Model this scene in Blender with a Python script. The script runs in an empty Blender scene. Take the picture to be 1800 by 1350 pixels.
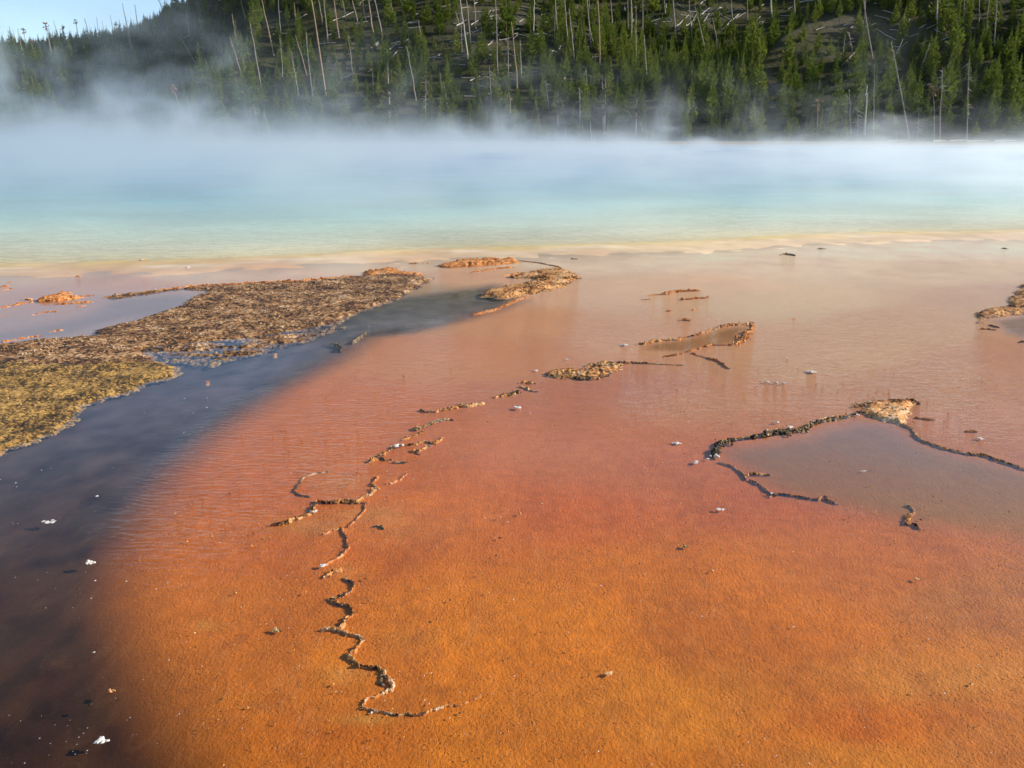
import bpy, math, random
import numpy as np
from mathutils import Vector
random.seed(7)
rng = np.random.default_rng(11)
scene = bpy.context.scene
col = scene.collection

# ------------------------------------------------------------ camera, sky, sun, exposure
FPX = 1559.0                       # focal length in pixels of the 1800 px wide photograph
CAMH = 2.2
PITCH = math.atan(451.0 / FPX)
cam_d = bpy.data.cameras.new('camera')
cam = bpy.data.objects.new('camera', cam_d)
col.objects.link(cam)
cam.location = (0, 0, CAMH)
cam.rotation_euler = (math.pi / 2 - PITCH, 0, 0)
cam_d.sensor_width = 36.0
cam_d.lens = 36.0 * FPX / 1800.0
cam_d.clip_start = 0.05
cam_d.clip_end = 9000
scene.camera = cam

SUN_EL = math.radians(24)
SUN_AZ = math.radians(6)          # measured from +X towards +Y (the sun stands right of and a little beyond the view)
world = bpy.data.worlds.new('World')
scene.world = world
world.use_nodes = True
wn = world.node_tree
bg = wn.nodes['Background']
sky = wn.nodes.new('ShaderNodeTexSky')
sky.sky_type = 'NISHITA'
sky.sun_disc = False
sky.sun_elevation = SUN_EL
sky.sun_rotation = math.pi / 2 - SUN_AZ
sky.air_density = 1.0
sky.dust_density = 0.15
sky.ozone_density = 1.4
sky.altitude = 2200
wn.links.new(sky.outputs[0], bg.inputs[0])
bg.inputs[1].default_value = 0.122
sun_d = bpy.data.lights.new('sun', 'SUN')
sun_d.energy = 5.0
sun_d.angle = math.radians(0.53)
sun_d.color = (1.0, 0.93, 0.82)
sun = bpy.data.objects.new('sun', sun_d)
col.objects.link(sun)
sdir = Vector((math.cos(SUN_EL) * math.cos(SUN_AZ), math.cos(SUN_EL) * math.sin(SUN_AZ), math.sin(SUN_EL)))
sun.rotation_euler = sdir.to_track_quat('Z', 'Y').to_euler()
scene.view_settings.view_transform = 'Standard'
scene.view_settings.look = 'None'
scene.view_settings.gamma = 1
scene.view_settings.use_curve_mapping = False
scene.view_settings.exposure = 0.62
scene.render.engine = 'CYCLES'
cy = scene.cycles
cy.max_bounces = 6
cy.diffuse_bounces = 2
cy.glossy_bounces = 3
cy.transmission_bounces = 2
cy.transparent_max_bounces = 8
cy.volume_bounces = 2
cy.volume_step_rate = 1.6
cy.volume_max_steps = 256
cy.caustics_reflective = False
cy.caustics_refractive = False
cy.sample_clamp_indirect = 6
cy.use_denoising = True

# ------------------------------------------------------------ pixel <-> world (design-time tracing)
CP, SP = math.cos(PITCH), math.sin(PITCH)
def ray(u, v):
    x = (u - 900.0) / FPX
    yu = (675.0 - v) / FPX
    return np.array([x, CP + yu * SP, -SP + yu * CP])
def G(u, v, z=0.0):
    d = ray(u, v)
    t = (z - CAMH) / d[2]
    return (d[0] * t, d[1] * t)
def proj(x, y, z=0.0):
    x = np.asarray(x, float); y = np.asarray(y, float)
    dep = y * CP - (z - CAMH) * SP
    up = y * SP + (z - CAMH) * CP
    dep = np.where(dep < 0.3, 0.3, dep)
    return 900 + FPX * x / dep, 675 - FPX * up / dep, dep
def poly(pts):
    return np.array([G(u, v) for u, v in pts])

# ------------------------------------------------------------ numpy noise
def _h(ix, iy, s):
    n = (ix.astype(np.int64) * 374761393 + iy.astype(np.int64) * 668265263 + s * 982451653) & 0xffffffff
    n = ((n ^ (n >> 13)) * 1274126177) & 0xffffffff
    n = (n ^ (n >> 16)) & 0xffffffff
    return n / 4294967295.0
def vn(x, y, s=0):
    ix = np.floor(x); iy = np.floor(y)
    fx = x - ix; fy = y - iy
    fx = fx * fx * (3 - 2 * fx); fy = fy * fy * (3 - 2 * fy)
    a = _h(ix, iy, s); b = _h(ix + 1, iy, s); c = _h(ix, iy + 1, s); d = _h(ix + 1, iy + 1, s)
    return (a * (1 - fx) + b * fx) * (1 - fy) + (c * (1 - fx) + d * fx) * fy
def fbm(x, y, s=0, o=4, g=0.5):
    r = 0; a = 1; t = 0
    for i in range(o):
        r = r + a * vn(x * 2 ** i + 17.3 * i, y * 2 ** i - 9.1 * i, s + i); t += a; a *= g
    return r / t
def ss(a, b, x):
    t = np.clip((x - a) / (b - a), 0, 1)
    return t * t * (3 - 2 * t)
def sdist_poly(x, y, P):
    """signed distance to polygon, positive inside"""
    x = np.asarray(x, float); y = np.asarray(y, float)
    d2 = np.full(x.shape, 1e18); ins = np.zeros(x.shape, bool)
    n = len(P)
    for i in range(n):
        ax, ay = P[i]; bx, by = P[(i + 1) % n]
        ex, ey = bx - ax, by - ay
        t = np.clip(((x - ax) * ex + (y - ay) * ey) / (ex * ex + ey * ey + 1e-12), 0, 1)
        d2 = np.minimum(d2, (x - ax - t * ex) ** 2 + (y - ay - t * ey) ** 2)
        c = ((ay > y) != (by > y)) & (x < (bx - ax) * (y - ay) / (by - ay + 1e-12) + ax)
        ins ^= c
    d = np.sqrt(d2)
    return np.where(ins, d, -d)
def dist_line(x, y, P):
    d2 = np.full(np.shape(x), 1e18); sg = np.zeros(np.shape(x)); tt = np.zeros(np.shape(x))
    for i in range(len(P) - 1):
        ax, ay = P[i]; bx, by = P[i + 1]
        ex, ey = bx - ax, by - ay
        t = np.clip(((x - ax) * ex + (y - ay) * ey) / (ex * ex + ey * ey), 0, 1)
        q = (x - ax - t * ex) ** 2 + (y - ay - t * ey) ** 2
        cr = ex * (y - ay) - ey * (x - ax)
        m = q < d2
        d2 = np.where(m, q, d2); sg = np.where(m, np.sign(cr), sg); tt = np.where(m, i + t, tt)
    return np.sqrt(d2), sg, tt

# ------------------------------------------------------------ mesh / object helpers
def mesh_np(name, V, F, smooth=True):
    me = bpy.data.meshes.new(name)
    V = np.asarray(V, np.float32); F = np.asarray(F, np.int32)
    k = F.shape[1]
    me.vertices.add(len(V)); me.vertices.foreach_set('co', V.ravel())
    me.loops.add(F.size); me.loops.foreach_set('vertex_index', F.ravel())
    me.polygons.add(len(F))
    me.polygons.foreach_set('loop_start', np.arange(0, F.size, k, dtype=np.int32))
    me.polygons.foreach_set('loop_total', np.full(len(F), k, np.int32))
    me.update(calc_edges=True)
    me.polygons.foreach_set('use_smooth', np.full(len(F), smooth))
    return me
def attr_f(me, name, a):
    at = me.attributes.new(name, 'FLOAT', 'POINT'); at.data.foreach_set('value', np.asarray(a, np.float32).ravel())
def attr_c(me, name, a):
    a = np.asarray(a, np.float32); a = np.hstack([a, np.ones((len(a), 1), np.float32)])
    at = me.attributes.new(name, 'FLOAT_COLOR', 'POINT'); at.data.foreach_set('color', a.ravel())
def obj(name, me, mat=None, parent=None, kind=None, label=None, cat=None, group=None, loc=None):
    o = bpy.data.objects.new(name, me); col.objects.link(o)
    if mat is not None and me is not None and len(me.materials) == 0: me.materials.append(mat)
    if parent is not None: o.parent = parent
    if kind: o['kind'] = kind
    if label: o['label'] = label
    if cat: o['category'] = cat
    if group: o['group'] = group
    if loc is not None: o.location = loc
    return o
def grid_faces(nx, ny):
    i = np.arange(nx - 1)[None, :] + nx * np.arange(ny - 1)[:, None]
    i = i.ravel()
    return np.stack([i, i + 1, i + nx + 1, i + nx], 1)

# ------------------------------------------------------------ material helpers
class NT:
    def __init__(s, name):
        s.m = bpy.data.materials.new(name); s.m.use_nodes = True
        s.t = s.m.node_tree; s.n = s.t.nodes; s.l = s.t.links
        s.n.clear(); s.out = s.n.new('ShaderNodeOutputMaterial')
    def add(s, typ, props=None, **inp):
        n = s.n.new(typ)
        for k, v in (props or {}).items(): setattr(n, k, v)
        for k, v in inp.items():
            key = k.replace('_', ' ')
            if key.isdigit(): key = int(key)
            sock = n.inputs[key]
            if isinstance(v, bpy.types.NodeSocket): s.l.new(v, sock)
            else: sock.default_value = v
        return n
    def math(s, op, a, b=0.5, c=None, clamp=False):
        n = s.n.new('ShaderNodeMath'); n.operation = op; n.use_clamp = clamp
        for i, v in enumerate((a, b, c)):
            if v is None: continue
            if isinstance(v, bpy.types.NodeSocket): s.l.new(v, n.inputs[i])
            else: n.inputs[i].default_value = v
        return n.outputs[0]
    def mix(s, f, a, b, blend='MIX'):
        n = s.n.new('ShaderNodeMix'); n.data_type = 'RGBA'; n.blend_type = blend
        for i, v in ((0, f), (6, a), (7, b)):
            if isinstance(v, bpy.types.NodeSocket): s.l.new(v, n.inputs[i])
            else: n.inputs[i].default_value = v if i == 0 else (*v, 1)
        return n.outputs[2]
    def mr(s, v, a, b, c=0.0, d=1.0):
        n = s.n.new('ShaderNodeMapRange'); s.l.new(v, n.inputs[0])
        for i, q in enumerate((a, b, c, d)): n.inputs[i + 1].default_value = q
        return n.outputs[0]
    def pos(s, scale=(1, 1, 1)):
        g = s.n.new('ShaderNodeNewGeometry')
        m = s.n.new('ShaderNodeMapping'); m.inputs['Scale'].default_value = scale
        s.l.new(g.outputs['Position'], m.inputs['Vector']); return m.outputs[0]
    def opos(s, scale=(1, 1, 1)):
        g = s.n.new('ShaderNodeTexCoord')
        m = s.n.new('ShaderNodeMapping'); m.inputs['Scale'].default_value = scale
        s.l.new(g.outputs['Object'], m.inputs['Vector']); return m.outputs[0]
    def noise(s, vec, scale, detail=4, rough=0.55, dist=0.0):
        n = s.add('ShaderNodeTexNoise', Scale=scale, Detail=detail, Roughness=rough, Distortion=dist)
        s.l.new(vec, n.inputs['Vector']); return n.outputs['Fac']
    def attr(s, name, o='Color'):
        n = s.n.new('ShaderNodeAttribute'); n.attribute_name = name; return n.outputs[o]
    def bump(s, h, strength, dist, normal=None):
        n = s.n.new('ShaderNodeBump')
        for k, v in (('Height', h), ('Strength', strength), ('Distance', dist), ('Normal', normal)):
            if v is None: continue
            if isinstance(v, bpy.types.NodeSocket): s.l.new(v, n.inputs[k])
            else: n.inputs[k].default_value = v
        return n.outputs[0]
    def schlick(s, nrm, f0=0.02, k=5.0):
        """two-sided Fresnel reflectance, so that sunlight also passes the sheet from below"""
        g = s.n.new('ShaderNodeNewGeometry')
        d = s.add('ShaderNodeVectorMath', {'operation': 'DOT_PRODUCT'}, **{'0': g.outputs['Incoming'], '1': nrm}).outputs['Value']
        c = s.math('SUBTRACT', 1.0, s.math('ABSOLUTE', d), clamp=True)
        return s.math('ADD', s.math('MULTIPLY', s.math('POWER', c, k), 1 - f0), f0, clamp=True)
    def surf(s, sh): s.l.new(sh, s.out.inputs['Surface']); return s.m

# bacterial mat / travertine ground
def mat_ground():
    k = NT('bacterial_mat')
    p = k.pos()
    c = k.attr('col')
    n1 = k.noise(k.pos((1.6, 0.9, 1)), 1.0, 6, 0.66, 0.8)
    n2 = k.noise(p, 9.0, 5, 0.65)
    n3 = k.noise(k.pos((60, 34, 60)), 1.0, 4, 0.6)
    c = k.mix(k.math('MULTIPLY', k.attr('grain', 'Fac'), k.mr(n1, 0.42, 0.66, 0.0, 0.42)), c, (0.34, 0.085, 0.015))
    ns = k.noise(k.pos((7, 2.6, 1)), 1.0, 5, 0.7, 1.6)
    c = k.mix(k.math('MULTIPLY', k.attr('grain', 'Fac'), k.mr(ns, 0.52, 0.72, 0.0, 0.22)), c, (0.70, 0.30, 0.09))
    v = k.math('MULTIPLY', k.mr(n2, 0.25, 0.75, 0.80, 1.18), k.mr(n3, 0.3, 0.7, 0.90, 1.08))
    g = k.attr('grain', 'Fac')
    mixv = k.add('ShaderNodeMix', {'data_type': 'FLOAT'}, **{'0': g, '2': 1.0, '3': v}).outputs[0]
    vv = k.add('ShaderNodeCombineColor', Red=mixv, Green=mixv, Blue=mixv).outputs[0]
    c = k.mix(1.0, c, vv, 'MULTIPLY') if False else k.add('ShaderNodeVectorMath', {'operation': 'MULTIPLY'}, **{'0': c, '1': vv}).outputs[0]
    b1 = k.noise(k.pos((85, 60, 60)), 1.0, 5, 0.68, 0.0)
    b2 = k.noise(p, 14.0, 3, 0.5)
    vo = k.n.new('ShaderNodeTexVoronoi'); vo.inputs['Scale'].default_value = 48; vo.inputs['Randomness'].default_value = 1.0
    k.l.new(p, vo.inputs['Vector'])
    pit = k.mr(vo.outputs['Distance'], 0.0, 0.32, 0.0, 1.0)
    pitm = k.math('MULTIPLY', k.math('SUBTRACT', 1.0, pit), k.mr(k.noise(p, 7.0, 3, 0.6), 0.45, 0.62, 0.0, 1.0))
    hgt = k.math('ADD', b1, k.math('SUBTRACT', k.math('MULTIPLY', b2, 0.7), k.math('MULTIPLY', pitm, 0.35)))
    c = k.mix(k.math('MULTIPLY', k.math('MULTIPLY', pitm, g), 0.6), c, (0.16, 0.045, 0.012))
    nb = k.bump(hgt, k.math('MULTIPLY', g, 1.0), 0.0125)
    s = k.add('ShaderNodeBsdfPrincipled', Base_Color=c, Roughness=0.6, Normal=nb)
    s.inputs['Specular IOR Level'].default_value = 0.08
    return k.surf(s.outputs[0])
def mat_water():
    k = NT('shallow_water')
    ring = k.attr('ring', 'Fac'); chop = k.attr('chop', 'Fac'); ph = k.attr('phase', 'Fac')
    nz = k.noise(k.pos(), 1.7, 4, 0.55)
    pp = k.math('ADD', k.math('MULTIPLY', ph, 2 * math.pi / 0.055), k.math('MULTIPLY', nz, 34.0))
    w = k.math('SINE', pp, 0)
    brk = k.mr(k.noise(k.pos((3.5, 6, 1)), 1.0, 4, 0.6), 0.40, 0.66, 0.0, 1.2)
    w = k.math('MULTIPLY', k.math('MULTIPLY', w, brk), k.math('MULTIPLY', ring, 0.85))
    c1 = k.noise(k.pos((4.5, 10, 1)), 1.0, 4, 0.62, 0.9)
    c2 = k.noise(k.pos((14, 28, 1)), 1.0, 3, 0.6, 0.8)
    cc = k.math('MULTIPLY', k.math('ADD', c1, k.math('MULTIPLY', c2, 0.5)), k.math('MULTIPLY', chop, 13.0))
    fine = k.math('MULTIPLY', k.noise(k.pos(), 30, 2, 0.5), 0.06)
    h = k.math('ADD', k.math('ADD', w, cc), fine)
    nb = k.bump(h, 1.0, 0.0034)
    fr = k.math('MINIMUM', k.schlick(nb, 0.02, 4.9), 0.36)
    gl = k.add('ShaderNodeBsdfAnisotropic', Roughness=0.04, Normal=nb).outputs[0]
    tr = k.add('ShaderNodeBsdfTransparent').outputs[0]
    return k.surf(k.add('ShaderNodeMixShader', **{'0': fr, '1': tr, '2': gl}).outputs[0])
def mat_pool():
    k = NT('hot_spring_water')
    c = k.attr('col')
    wv = k.noise(k.pos((1.2, 3.2, 1)), 1.0, 4, 0.62, 0.6)
    w2 = k.noise(k.pos((3, 9, 1)), 1.0, 3, 0.65, 0.5)
    h = k.math('ADD', wv, k.math('MULTIPLY', w2, 0.5))
    nb = k.bump(h, 1.0, 0.16)
    v = k.mr(k.math('ADD', k.math('MULTIPLY', w2, .5), k.math('MULTIPLY', k.noise(k.pos((.16, .30, 1)), 1.0, 4, 0.6, .5), .5)), 0.35, 0.65, 0.70, 1.28)
    vv = k.add('ShaderNodeCombineColor', Red=v, Green=v, Blue=v).outputs[0]
    c = k.add('ShaderNodeVectorMath', {'operation': 'MULTIPLY'}, **{'0': c, '1': vv}).outputs[0]
    fr = k.math('MULTIPLY', k.schlick(nb), 0.6)
    gl = k.add('ShaderNodeBsdfAnisotropic', Roughness=0.12, Normal=nb).outputs[0]
    df = k.add('ShaderNodeBsdfDiffuse', Color=c).outputs[0]
    return k.surf(k.add('ShaderNodeMixShader', **{'0': fr, '1': df, '2': gl}).outputs[0])
def mat_crust(name, cols, scale=45.0, rough=0.75):
    """cols: dark, mid, light with the thresholds between them"""
    k = NT(name)
    vo = k.n.new('ShaderNodeTexVoronoi'); vo.inputs['Scale'].default_value = scale
    k.l.new(k.pos(), vo.inputs['Vector'])
    r = k.add('ShaderNodeSeparateColor', Color=vo.outputs['Color']).outputs[0]
    big = k.noise(k.pos(), 3.2, 4, 0.6)
    f = k.math('ADD', k.math('ADD', k.math('MULTIPLY', r, 0.5), k.math('MULTIPLY', big, 1.25)), -0.23)
    cr = k.n.new('ShaderNodeValToRGB'); k.l.new(f, cr.inputs[0])
    e = cr.color_ramp.elements
    while len(e) < len(cols): e.new(0.5)
    for i, (p_, c_) in enumerate(cols): e[i].position = p_; e[i].color = (*c_, 1)
    n = k.noise(k.pos(), 160, 3, 0.6)
    v = k.mr(n, 0.3, 0.7, 0.7, 1.25)
    vv = k.add('ShaderNodeCombineColor', Red=v, Green=v, Blue=v).outputs[0]
    c = k.add('ShaderNodeVectorMath', {'operation': 'MULTIPLY'}, **{'0': cr.outputs[0], '1': vv}).outputs[0]
    nb = k.bump(n, 0.7, 0.004)
    s = k.add('ShaderNodeBsdfPrincipled', Base_Color=c, Roughness=rough, Normal=nb)
    s.inputs['Specular IOR Level'].default_value = 0.3
    return k.surf(s.outputs[0])
DK, BR = (0.03, 0.02, 0.014), (0.17, 0.07, 0.024)
OR, OC, CR, WH = (0.60, 0.23, 0.05), (0.42, 0.25, 0.07), (0.62, 0.46, 0.29), (0.64, 0.57, 0.50)
M_ground, M_water, M_pool = mat_ground(), mat_water(), mat_pool()
M_bank = mat_crust('bank_crust', [(0.46, DK), (0.59, BR), (0.68, (0.25, 0.12, 0.045)), (0.84, (0.40, 0.22, 0.085)), (1.0, (.55, .36, .20))], 34)
M_yellow = mat_crust('ochre_crust', [(0.40, (0.045, 0.03, 0.014)), (0.56, (0.12, 0.07, 0.025)), (0.70, (0.32, 0.17, 0.04)), (0.9, (0.50, 0.29, 0.08))], 55)
M_mixed = mat_crust('mixed_crust', [(0.42, DK), (0.52, BR), (0.64, OR), (0.82, (0.6, 0.32, 0.10)), (0.97, CR)], 60)
M_dark = mat_crust('dark_crust', [(0.48, DK), (0.66, (0.08, 0.055, 0.035)), (0.8, OC), (0.97, CR)], 60)
M_orange = mat_crust('orange_crust', [(0.36, BR), (0.52, (0.40, 0.12, 0.025)), (0.70, OR), (0.97, (0.68, 0.38, 0.18))], 50)
M_cream = mat_crust('cream_crust', [(0.35, (.4, .14, .03)), (0.5, OR), (0.68, (0.68, 0.38, 0.15)), (0.95, (.72, .54, .36))], 70)
M_white = mat_crust('white_sinter', [(0.2, (0.5, 0.42, 0.35)), (0.5, WH), (0.9, (0.72, 0.68, 0.63))], 80)
def mat_simple(name, c1, c2, scale, rough=0.8, osp=True, bump=0.5, bd=0.02):
    k = NT(name)
    n = k.noise((k.opos if osp else k.pos)(), scale, 4, 0.6)
    c = k.mix(k.mr(n, 0.3, 0.7), c1, c2)
    s = k.add('ShaderNodeBsdfPrincipled', Base_Color=c, Roughness=rough, Normal=k.bump(n, bump, bd))
    s.inputs['Specular IOR Level'].default_value = 0.2
    return k.surf(s.outputs[0])
M_snag = mat_simple('weathered_wood', (0.20, 0.165, 0.13), (0.36, 0.31, 0.26), 3.0)
M_snag_b = mat_simple('bleached_wood', (0.36, 0.33, 0.28), (0.58, 0.54, 0.47), 3.0)
M_snag_r = mat_simple('reddish_wood', (0.24, 0.15, 0.095), (0.40, 0.29, 0.20), 3.0)
M_bark = mat_simple('pine_bark', (0.09, 0.06, 0.04), (0.2, 0.15, 0.11), 6.0)
M_rust = mat_simple('dead_needles', (0.20, 0.11, 0.05), (0.30, 0.19, 0.10), 2.0)
def mat_needles(name, a, b):
    k = NT(name)
    oi = k.n.new('ShaderNodeObjectInfo')
    n = k.noise(k.opos(), 2.2, 3, 0.6)
    f = k.math('ADD', k.math('MULTIPLY', oi.outputs['Random'], 0.62), k.mr(n, 0.3, 0.7, 0.0, 0.5))
    c = k.mix(f, a, b)
    d = k.add('ShaderNodeBsdfDiffuse', Color=c).outputs[0]
    t = k.add('ShaderNodeBsdfTranslucent', Color=c).outputs[0]
    return k.surf(k.add('ShaderNodeMixShader', **{'0': 0.4, '1': d, '2': t}).outputs[0])
M_needle = mat_needles('pine_needles', (0.065, 0.115, 0.018), (0.26, 0.30, 0.048))
M_needle_old = mat_needles('old_pine_needles', (0.09, 0.10, 0.04), (0.14, 0.14, 0.06))
def mat_hill():
    k = NT('hill_soil')
    n = k.noise(k.pos(), 0.06, 6, 0.65); n2 = k.noise(k.pos(), 0.9, 5, 0.7)
    c = k.mix(k.mr(n, 0.35, 0.65), (0.016, 0.021, 0.008), (0.085, 0.068, 0.030))
    c = k.mix(k.mr(n2, 0.45, 0.7, 0, 0.6), c, (0.055, 0.08, 0.018))
    c = k.mix(k.attr('bare', 'Fac'), c, (0.20, 0.165, 0.11))
    s = k.add('ShaderNodeBsdfPrincipled', Base_Color=c, Roughness=0.95, Normal=k.bump(n2, 0.8, 0.6))
    s.inputs['Specular IOR Level'].default_value = 0.1
    return k.surf(s.outputs[0])
M_hill = mat_hill()

# ------------------------------------------------------------ shoreline
SH = np.array([G(u, v) for u, v in [(0, 463), (150, 462), (300, 459), (450, 452), (600, 443), (750, 437), (900, 434), (1050, 431), (1200, 426), (1300, 419), (1400, 413), (1600, 408), (1800, 405)]])
def yshore(x):
    x = np.asarray(x, float)
    y = np.interp(x, SH[:, 0], SH[:, 1])
    y = np.where(x < SH[0, 0], SH[0, 1] + (SH[0, 0] - x) * 0.02, y)
    y = np.where(x > SH[-1, 0], SH[-1, 1] + (x - SH[-1, 0]) * 0.10, y)
    return y + 0.25 * (vn(x * 0.6, x * 0, 5) - .5) + 0.12 * (vn(x * 2.1, x * 0, 6) - .5)
YFAR = 119.0
def yfar(x): return YFAR + 2.5 * np.sin(np.asarray(x) * 0.045 + 1) + 1.5 * (vn(np.asarray(x, float) * 0.15, np.asarray(x, float) * 0, 8) - .5)

# ------------------------------------------------------------ terrain
AZ = np.radians([-180, -100, -70, -45, -30, -27, -23.9, -21.7, -19.4, -17.0, -14, -11, 0, 25, 45, 60, 75, 100, 180])
EL = np.radians([1, 1, 2.5, 3.8, 4.35, 4.6, 5.0, 5.5, 6.6, 8.2, 10.2, 12.4, 13.0, 12.5, 10, 6, 3, 1, 1])
def spur_pts(l): return np.array([(r * math.sin(math.atan((u - 900) / FPX / CP)), r * math.cos(math.atan((u - 900) / FPX / CP))) for u, r in l])
SPUR = spur_pts([(300, 120), (350, 137), (390, 150), (430, 166), (470, 182), (520, 200), (560, 214), (600, 228), (660, 250)])
SPUR_Z = [(137, 210), (150, 160), (166, 110), (182, 76), (200, 48), (214, 30), (228, 15)]
KNOLL = spur_pts([(1230, 150), (1310, 168), (1350, 176), (1390, 183), (1450, 190), (1520, 195), (1600, 200), (1680, 210)])
def Z(x, y):
    x = np.asarray(x, float); y = np.asarray(y, float)
    r = np.hypot(x, y); az = np.arctan2(x, y)
    e = np.interp(az, AZ, EL)
    r0 = (127 + 2.5 * np.sin(az * 7 + 0.5)) / np.cos(np.clip(az, -1.0, 1.0))
    rc = np.where(az < -0.40, 330, 330.0)
    H = rc * np.tan(e) * 0.985
    t = (r - r0) / (rc - r0)
    tt = np.clip(t, 0, 1)
    p = tt * (1.0) + 0.10 * np.sin(tt * math.pi) ** 2 - 0.04 * np.sin(tt * 2 * math.pi)
    p = p * ss(0, 0.06, tt)
    p = np.where(t > 1, 1 - 0.25 * ss(1, 3.5, t), p)
    z = H * p
    d, sg, k = dist_line(x, y, SPUR)
    s = d * (sg > 0)
    w = ss(0.2, 1.2, k) * (1 - ss(6.6, 8.0, k))
    z = z - 8.0 * w * (s / 16) * np.exp(1 - s / 16) * (sg > 0)
    z = z + 3.0 * w * np.exp(-(d / 9) ** 2)
    d2, sg2, k2 = dist_line(x, y, KNOLL)
    w2 = ss(0.1, 1.5, k2) * (1 - ss(5.0, 6.9, k2))
    z = z - 9.0 * w2 * (d2 / 14) * np.exp(1 - d2 / 14) * (sg2 > 0)
    z = z + 3.5 * w2 * np.exp(-(d2 / 13) ** 2)
    und = ss(0.0, 0.25, t) * (1 - .65 * ss(-.27, -.40, az))
    z = z + und * (7.0 * (fbm(x / 46, y / 46, 21, 3) - .5) + 2.0 * (fbm(x / 11, y / 11, 31, 3) - .5))
    z = np.where(r > r0, np.maximum(z, 0.05), 0.05 * ss(-0.04, 0, t))
    return z
def cast(u, v):
    d = ray(u, v)
    hd = d[1]
    ts = np.arange(116, 420, 0.5)
    X = d[0] / hd * ts; Y = ts
    zr = CAMH + d[2] / hd * ts
    zt = Z(X, Y)
    hit = np.nonzero(zt >= zr)[0]
    if len(hit) == 0:
        i = int(np.argmax((zt - CAMH) / ts))
    else: i = int(hit[0])
    return np.array([X[i], Y[i], zt[i]])

# hillside sheet
def build_hill():
    rr = np.concatenate([np.linspace(118, 345, 260), np.geomspace(350, 6000, 30)])
    aa = np.radians(np.concatenate([np.linspace(-179.9, -48, 50), np.linspace(-46, 46, 300), np.linspace(48, 179.9, 50)]))
    R, A = np.meshgrid(rr, aa)
    X = R * np.sin(A); Y = R * np.cos(A)
    Zv = Z(X, Y)
    t = R / 6000
    Zv = np.where(R > 1200, Zv * (1 - ss(1200, 6000, R)), Zv)
    Zv = np.where(Y < 123.5, -0.3 + 0 * Zv, Zv)
    V = np.stack([X.ravel(), Y.ravel(), Zv.ravel()], 1)
    me = mesh_np('hillside', V, grid_faces(len(rr), len(aa)))
    u, v, dep = proj(X, Y, Zv)
    bare = np.zeros(X.shape)
    for (cu, cv, su, sv, s) in [(135, 70, 40, 9, 1.0), (1480, 45, 90, 20, 0.5), (1600, 62, 60, 25, .3), (900, 45, 110, 40, .45), (1240, 30, 80, 30, .45), (640, 85, 60, 25, .5), (500, 110, 70, 40, .12), (590, 110, 50, 30, .35)]:
        bare = np.maximum(bare, s * np.exp(-((u - cu) / su) ** 2 - ((v - cv) / sv) ** 2))
    bare *= ss(0.3, 0.6, fbm(X / 5, Y / 5, 77, 4))
    bare = np.where((np.abs(A) > 0.8), 0, bare)
    attr_f(me, 'bare', bare)
    obj('hillside', me, M_hill, kind='structure', label='forested hillside rising beyond the far shore of the hot spring')
build_hill()

# ------------------------------------------------------------ ground sheet (mat, terraces, pool bed)
CTRL = [  # u, v, linear base colour of the mat (reflection of the sky comes on top)
 (900, 1100, .66, .205, .030), (700, 1150, .66, .20, .030), (600, 1320, .55, .16, .020), (900, 1330, .58, .185, .030),
 (1200, 1250, .62, .21, .038), (1500, 1320, .60, .21, .04), (1780, 1300, .58, .195, .05), (1650, 1180, .60, .205, .05), (1520, 1285, .58, .15, .02),
 (1400, 1100, .60, .175, .03), (1750, 1060, .48, .17, .07), (1500, 1000, .54, .16, .045), (1200, 1000, .60, .175, .03),
 (1000, 900, .57, .14, .035), (800, 900, .62, .175, .04), (1300, 880, .50, .135, .05), (1150, 830, .50, .15, .06), (1000, 780, .54, .175, .075), (850, 780, .56, .175, .07),
 (1100, 690, .48, .185, .11), (950, 700, .50, .17, .08), (500, 960, .56, .15, .032), (420, 1080, .58, .17, .03), (480, 1200, .56, .17, .03), (650, 820, .56, .155, .05),
 (500, 850, .55, .14, .035), (620, 720, .56, .165, .06), (550, 770, .56, .15, .045), (760, 620, .56, .21, .085), (900, 640, .56, .22, .085), (900, 560, .58, .26, .11),
 (1150, 600, .58, .27, .12), (1250, 700, .52, .215, .10), (1000, 520, .60, .34, .18), (1200, 500, .62, .37, .18), (1400, 530, .62, .40, .21), (1400, 470, .62, .43, .25),
 (1500, 620, .56, .29, .13), (1380, 640, .54, .27, .12), (1700, 640, .50, .23, .12), (1600, 560, .54, .29, .14), (1750, 520, .50, .27, .14), (1650, 480, .56, .37, .2), (1600, 690, .48, .21, .10), (1780, 740, .50, .21, .12), (1700, 760, .50, .21, .13),
 (1100, 460, .62, .44, .27), (1500, 435, .68, .53, .34), (1200, 440, .68, .54, .34), (1750, 430, .66, .52, .36), (900, 450, .60, .46, .30), (600, 460, .66, .52, .36), (700, 465, .58, .40, .24), (500, 480, .56, .36, .23), (300, 475, .58, .42, .28), (200, 500, .48, .26, .17), (50, 480, .56, .40, .27), (50, 530, .44, .22, .13), (150, 545, .42, .22, .13), (50, 570, .38, .22, .14),
 (260, 540, .22, .14, .09), (0, 470, .6, .45, .30), (800, 485, .55, .30, .15), (760, 515, .38, .23, .10), (700, 545, .22, .13, .05),
]
CH = [(560, 700), (480, 750)]
CHANNEL = poly([(860, 500), (905, 528), (860, 545), (800, 562), (720, 580), (650, 590), (580, 635), (490, 680), (390, 745), (300, 820), (235, 900), (200, 980), (200, 1060), (235, 1150), (285, 1240), (335, 1340), (380, 1500), (-900, 2200), (-900, 780), (-200, 660), (0, 640), (300, 590), (500, 570), (700, 520)])
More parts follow.
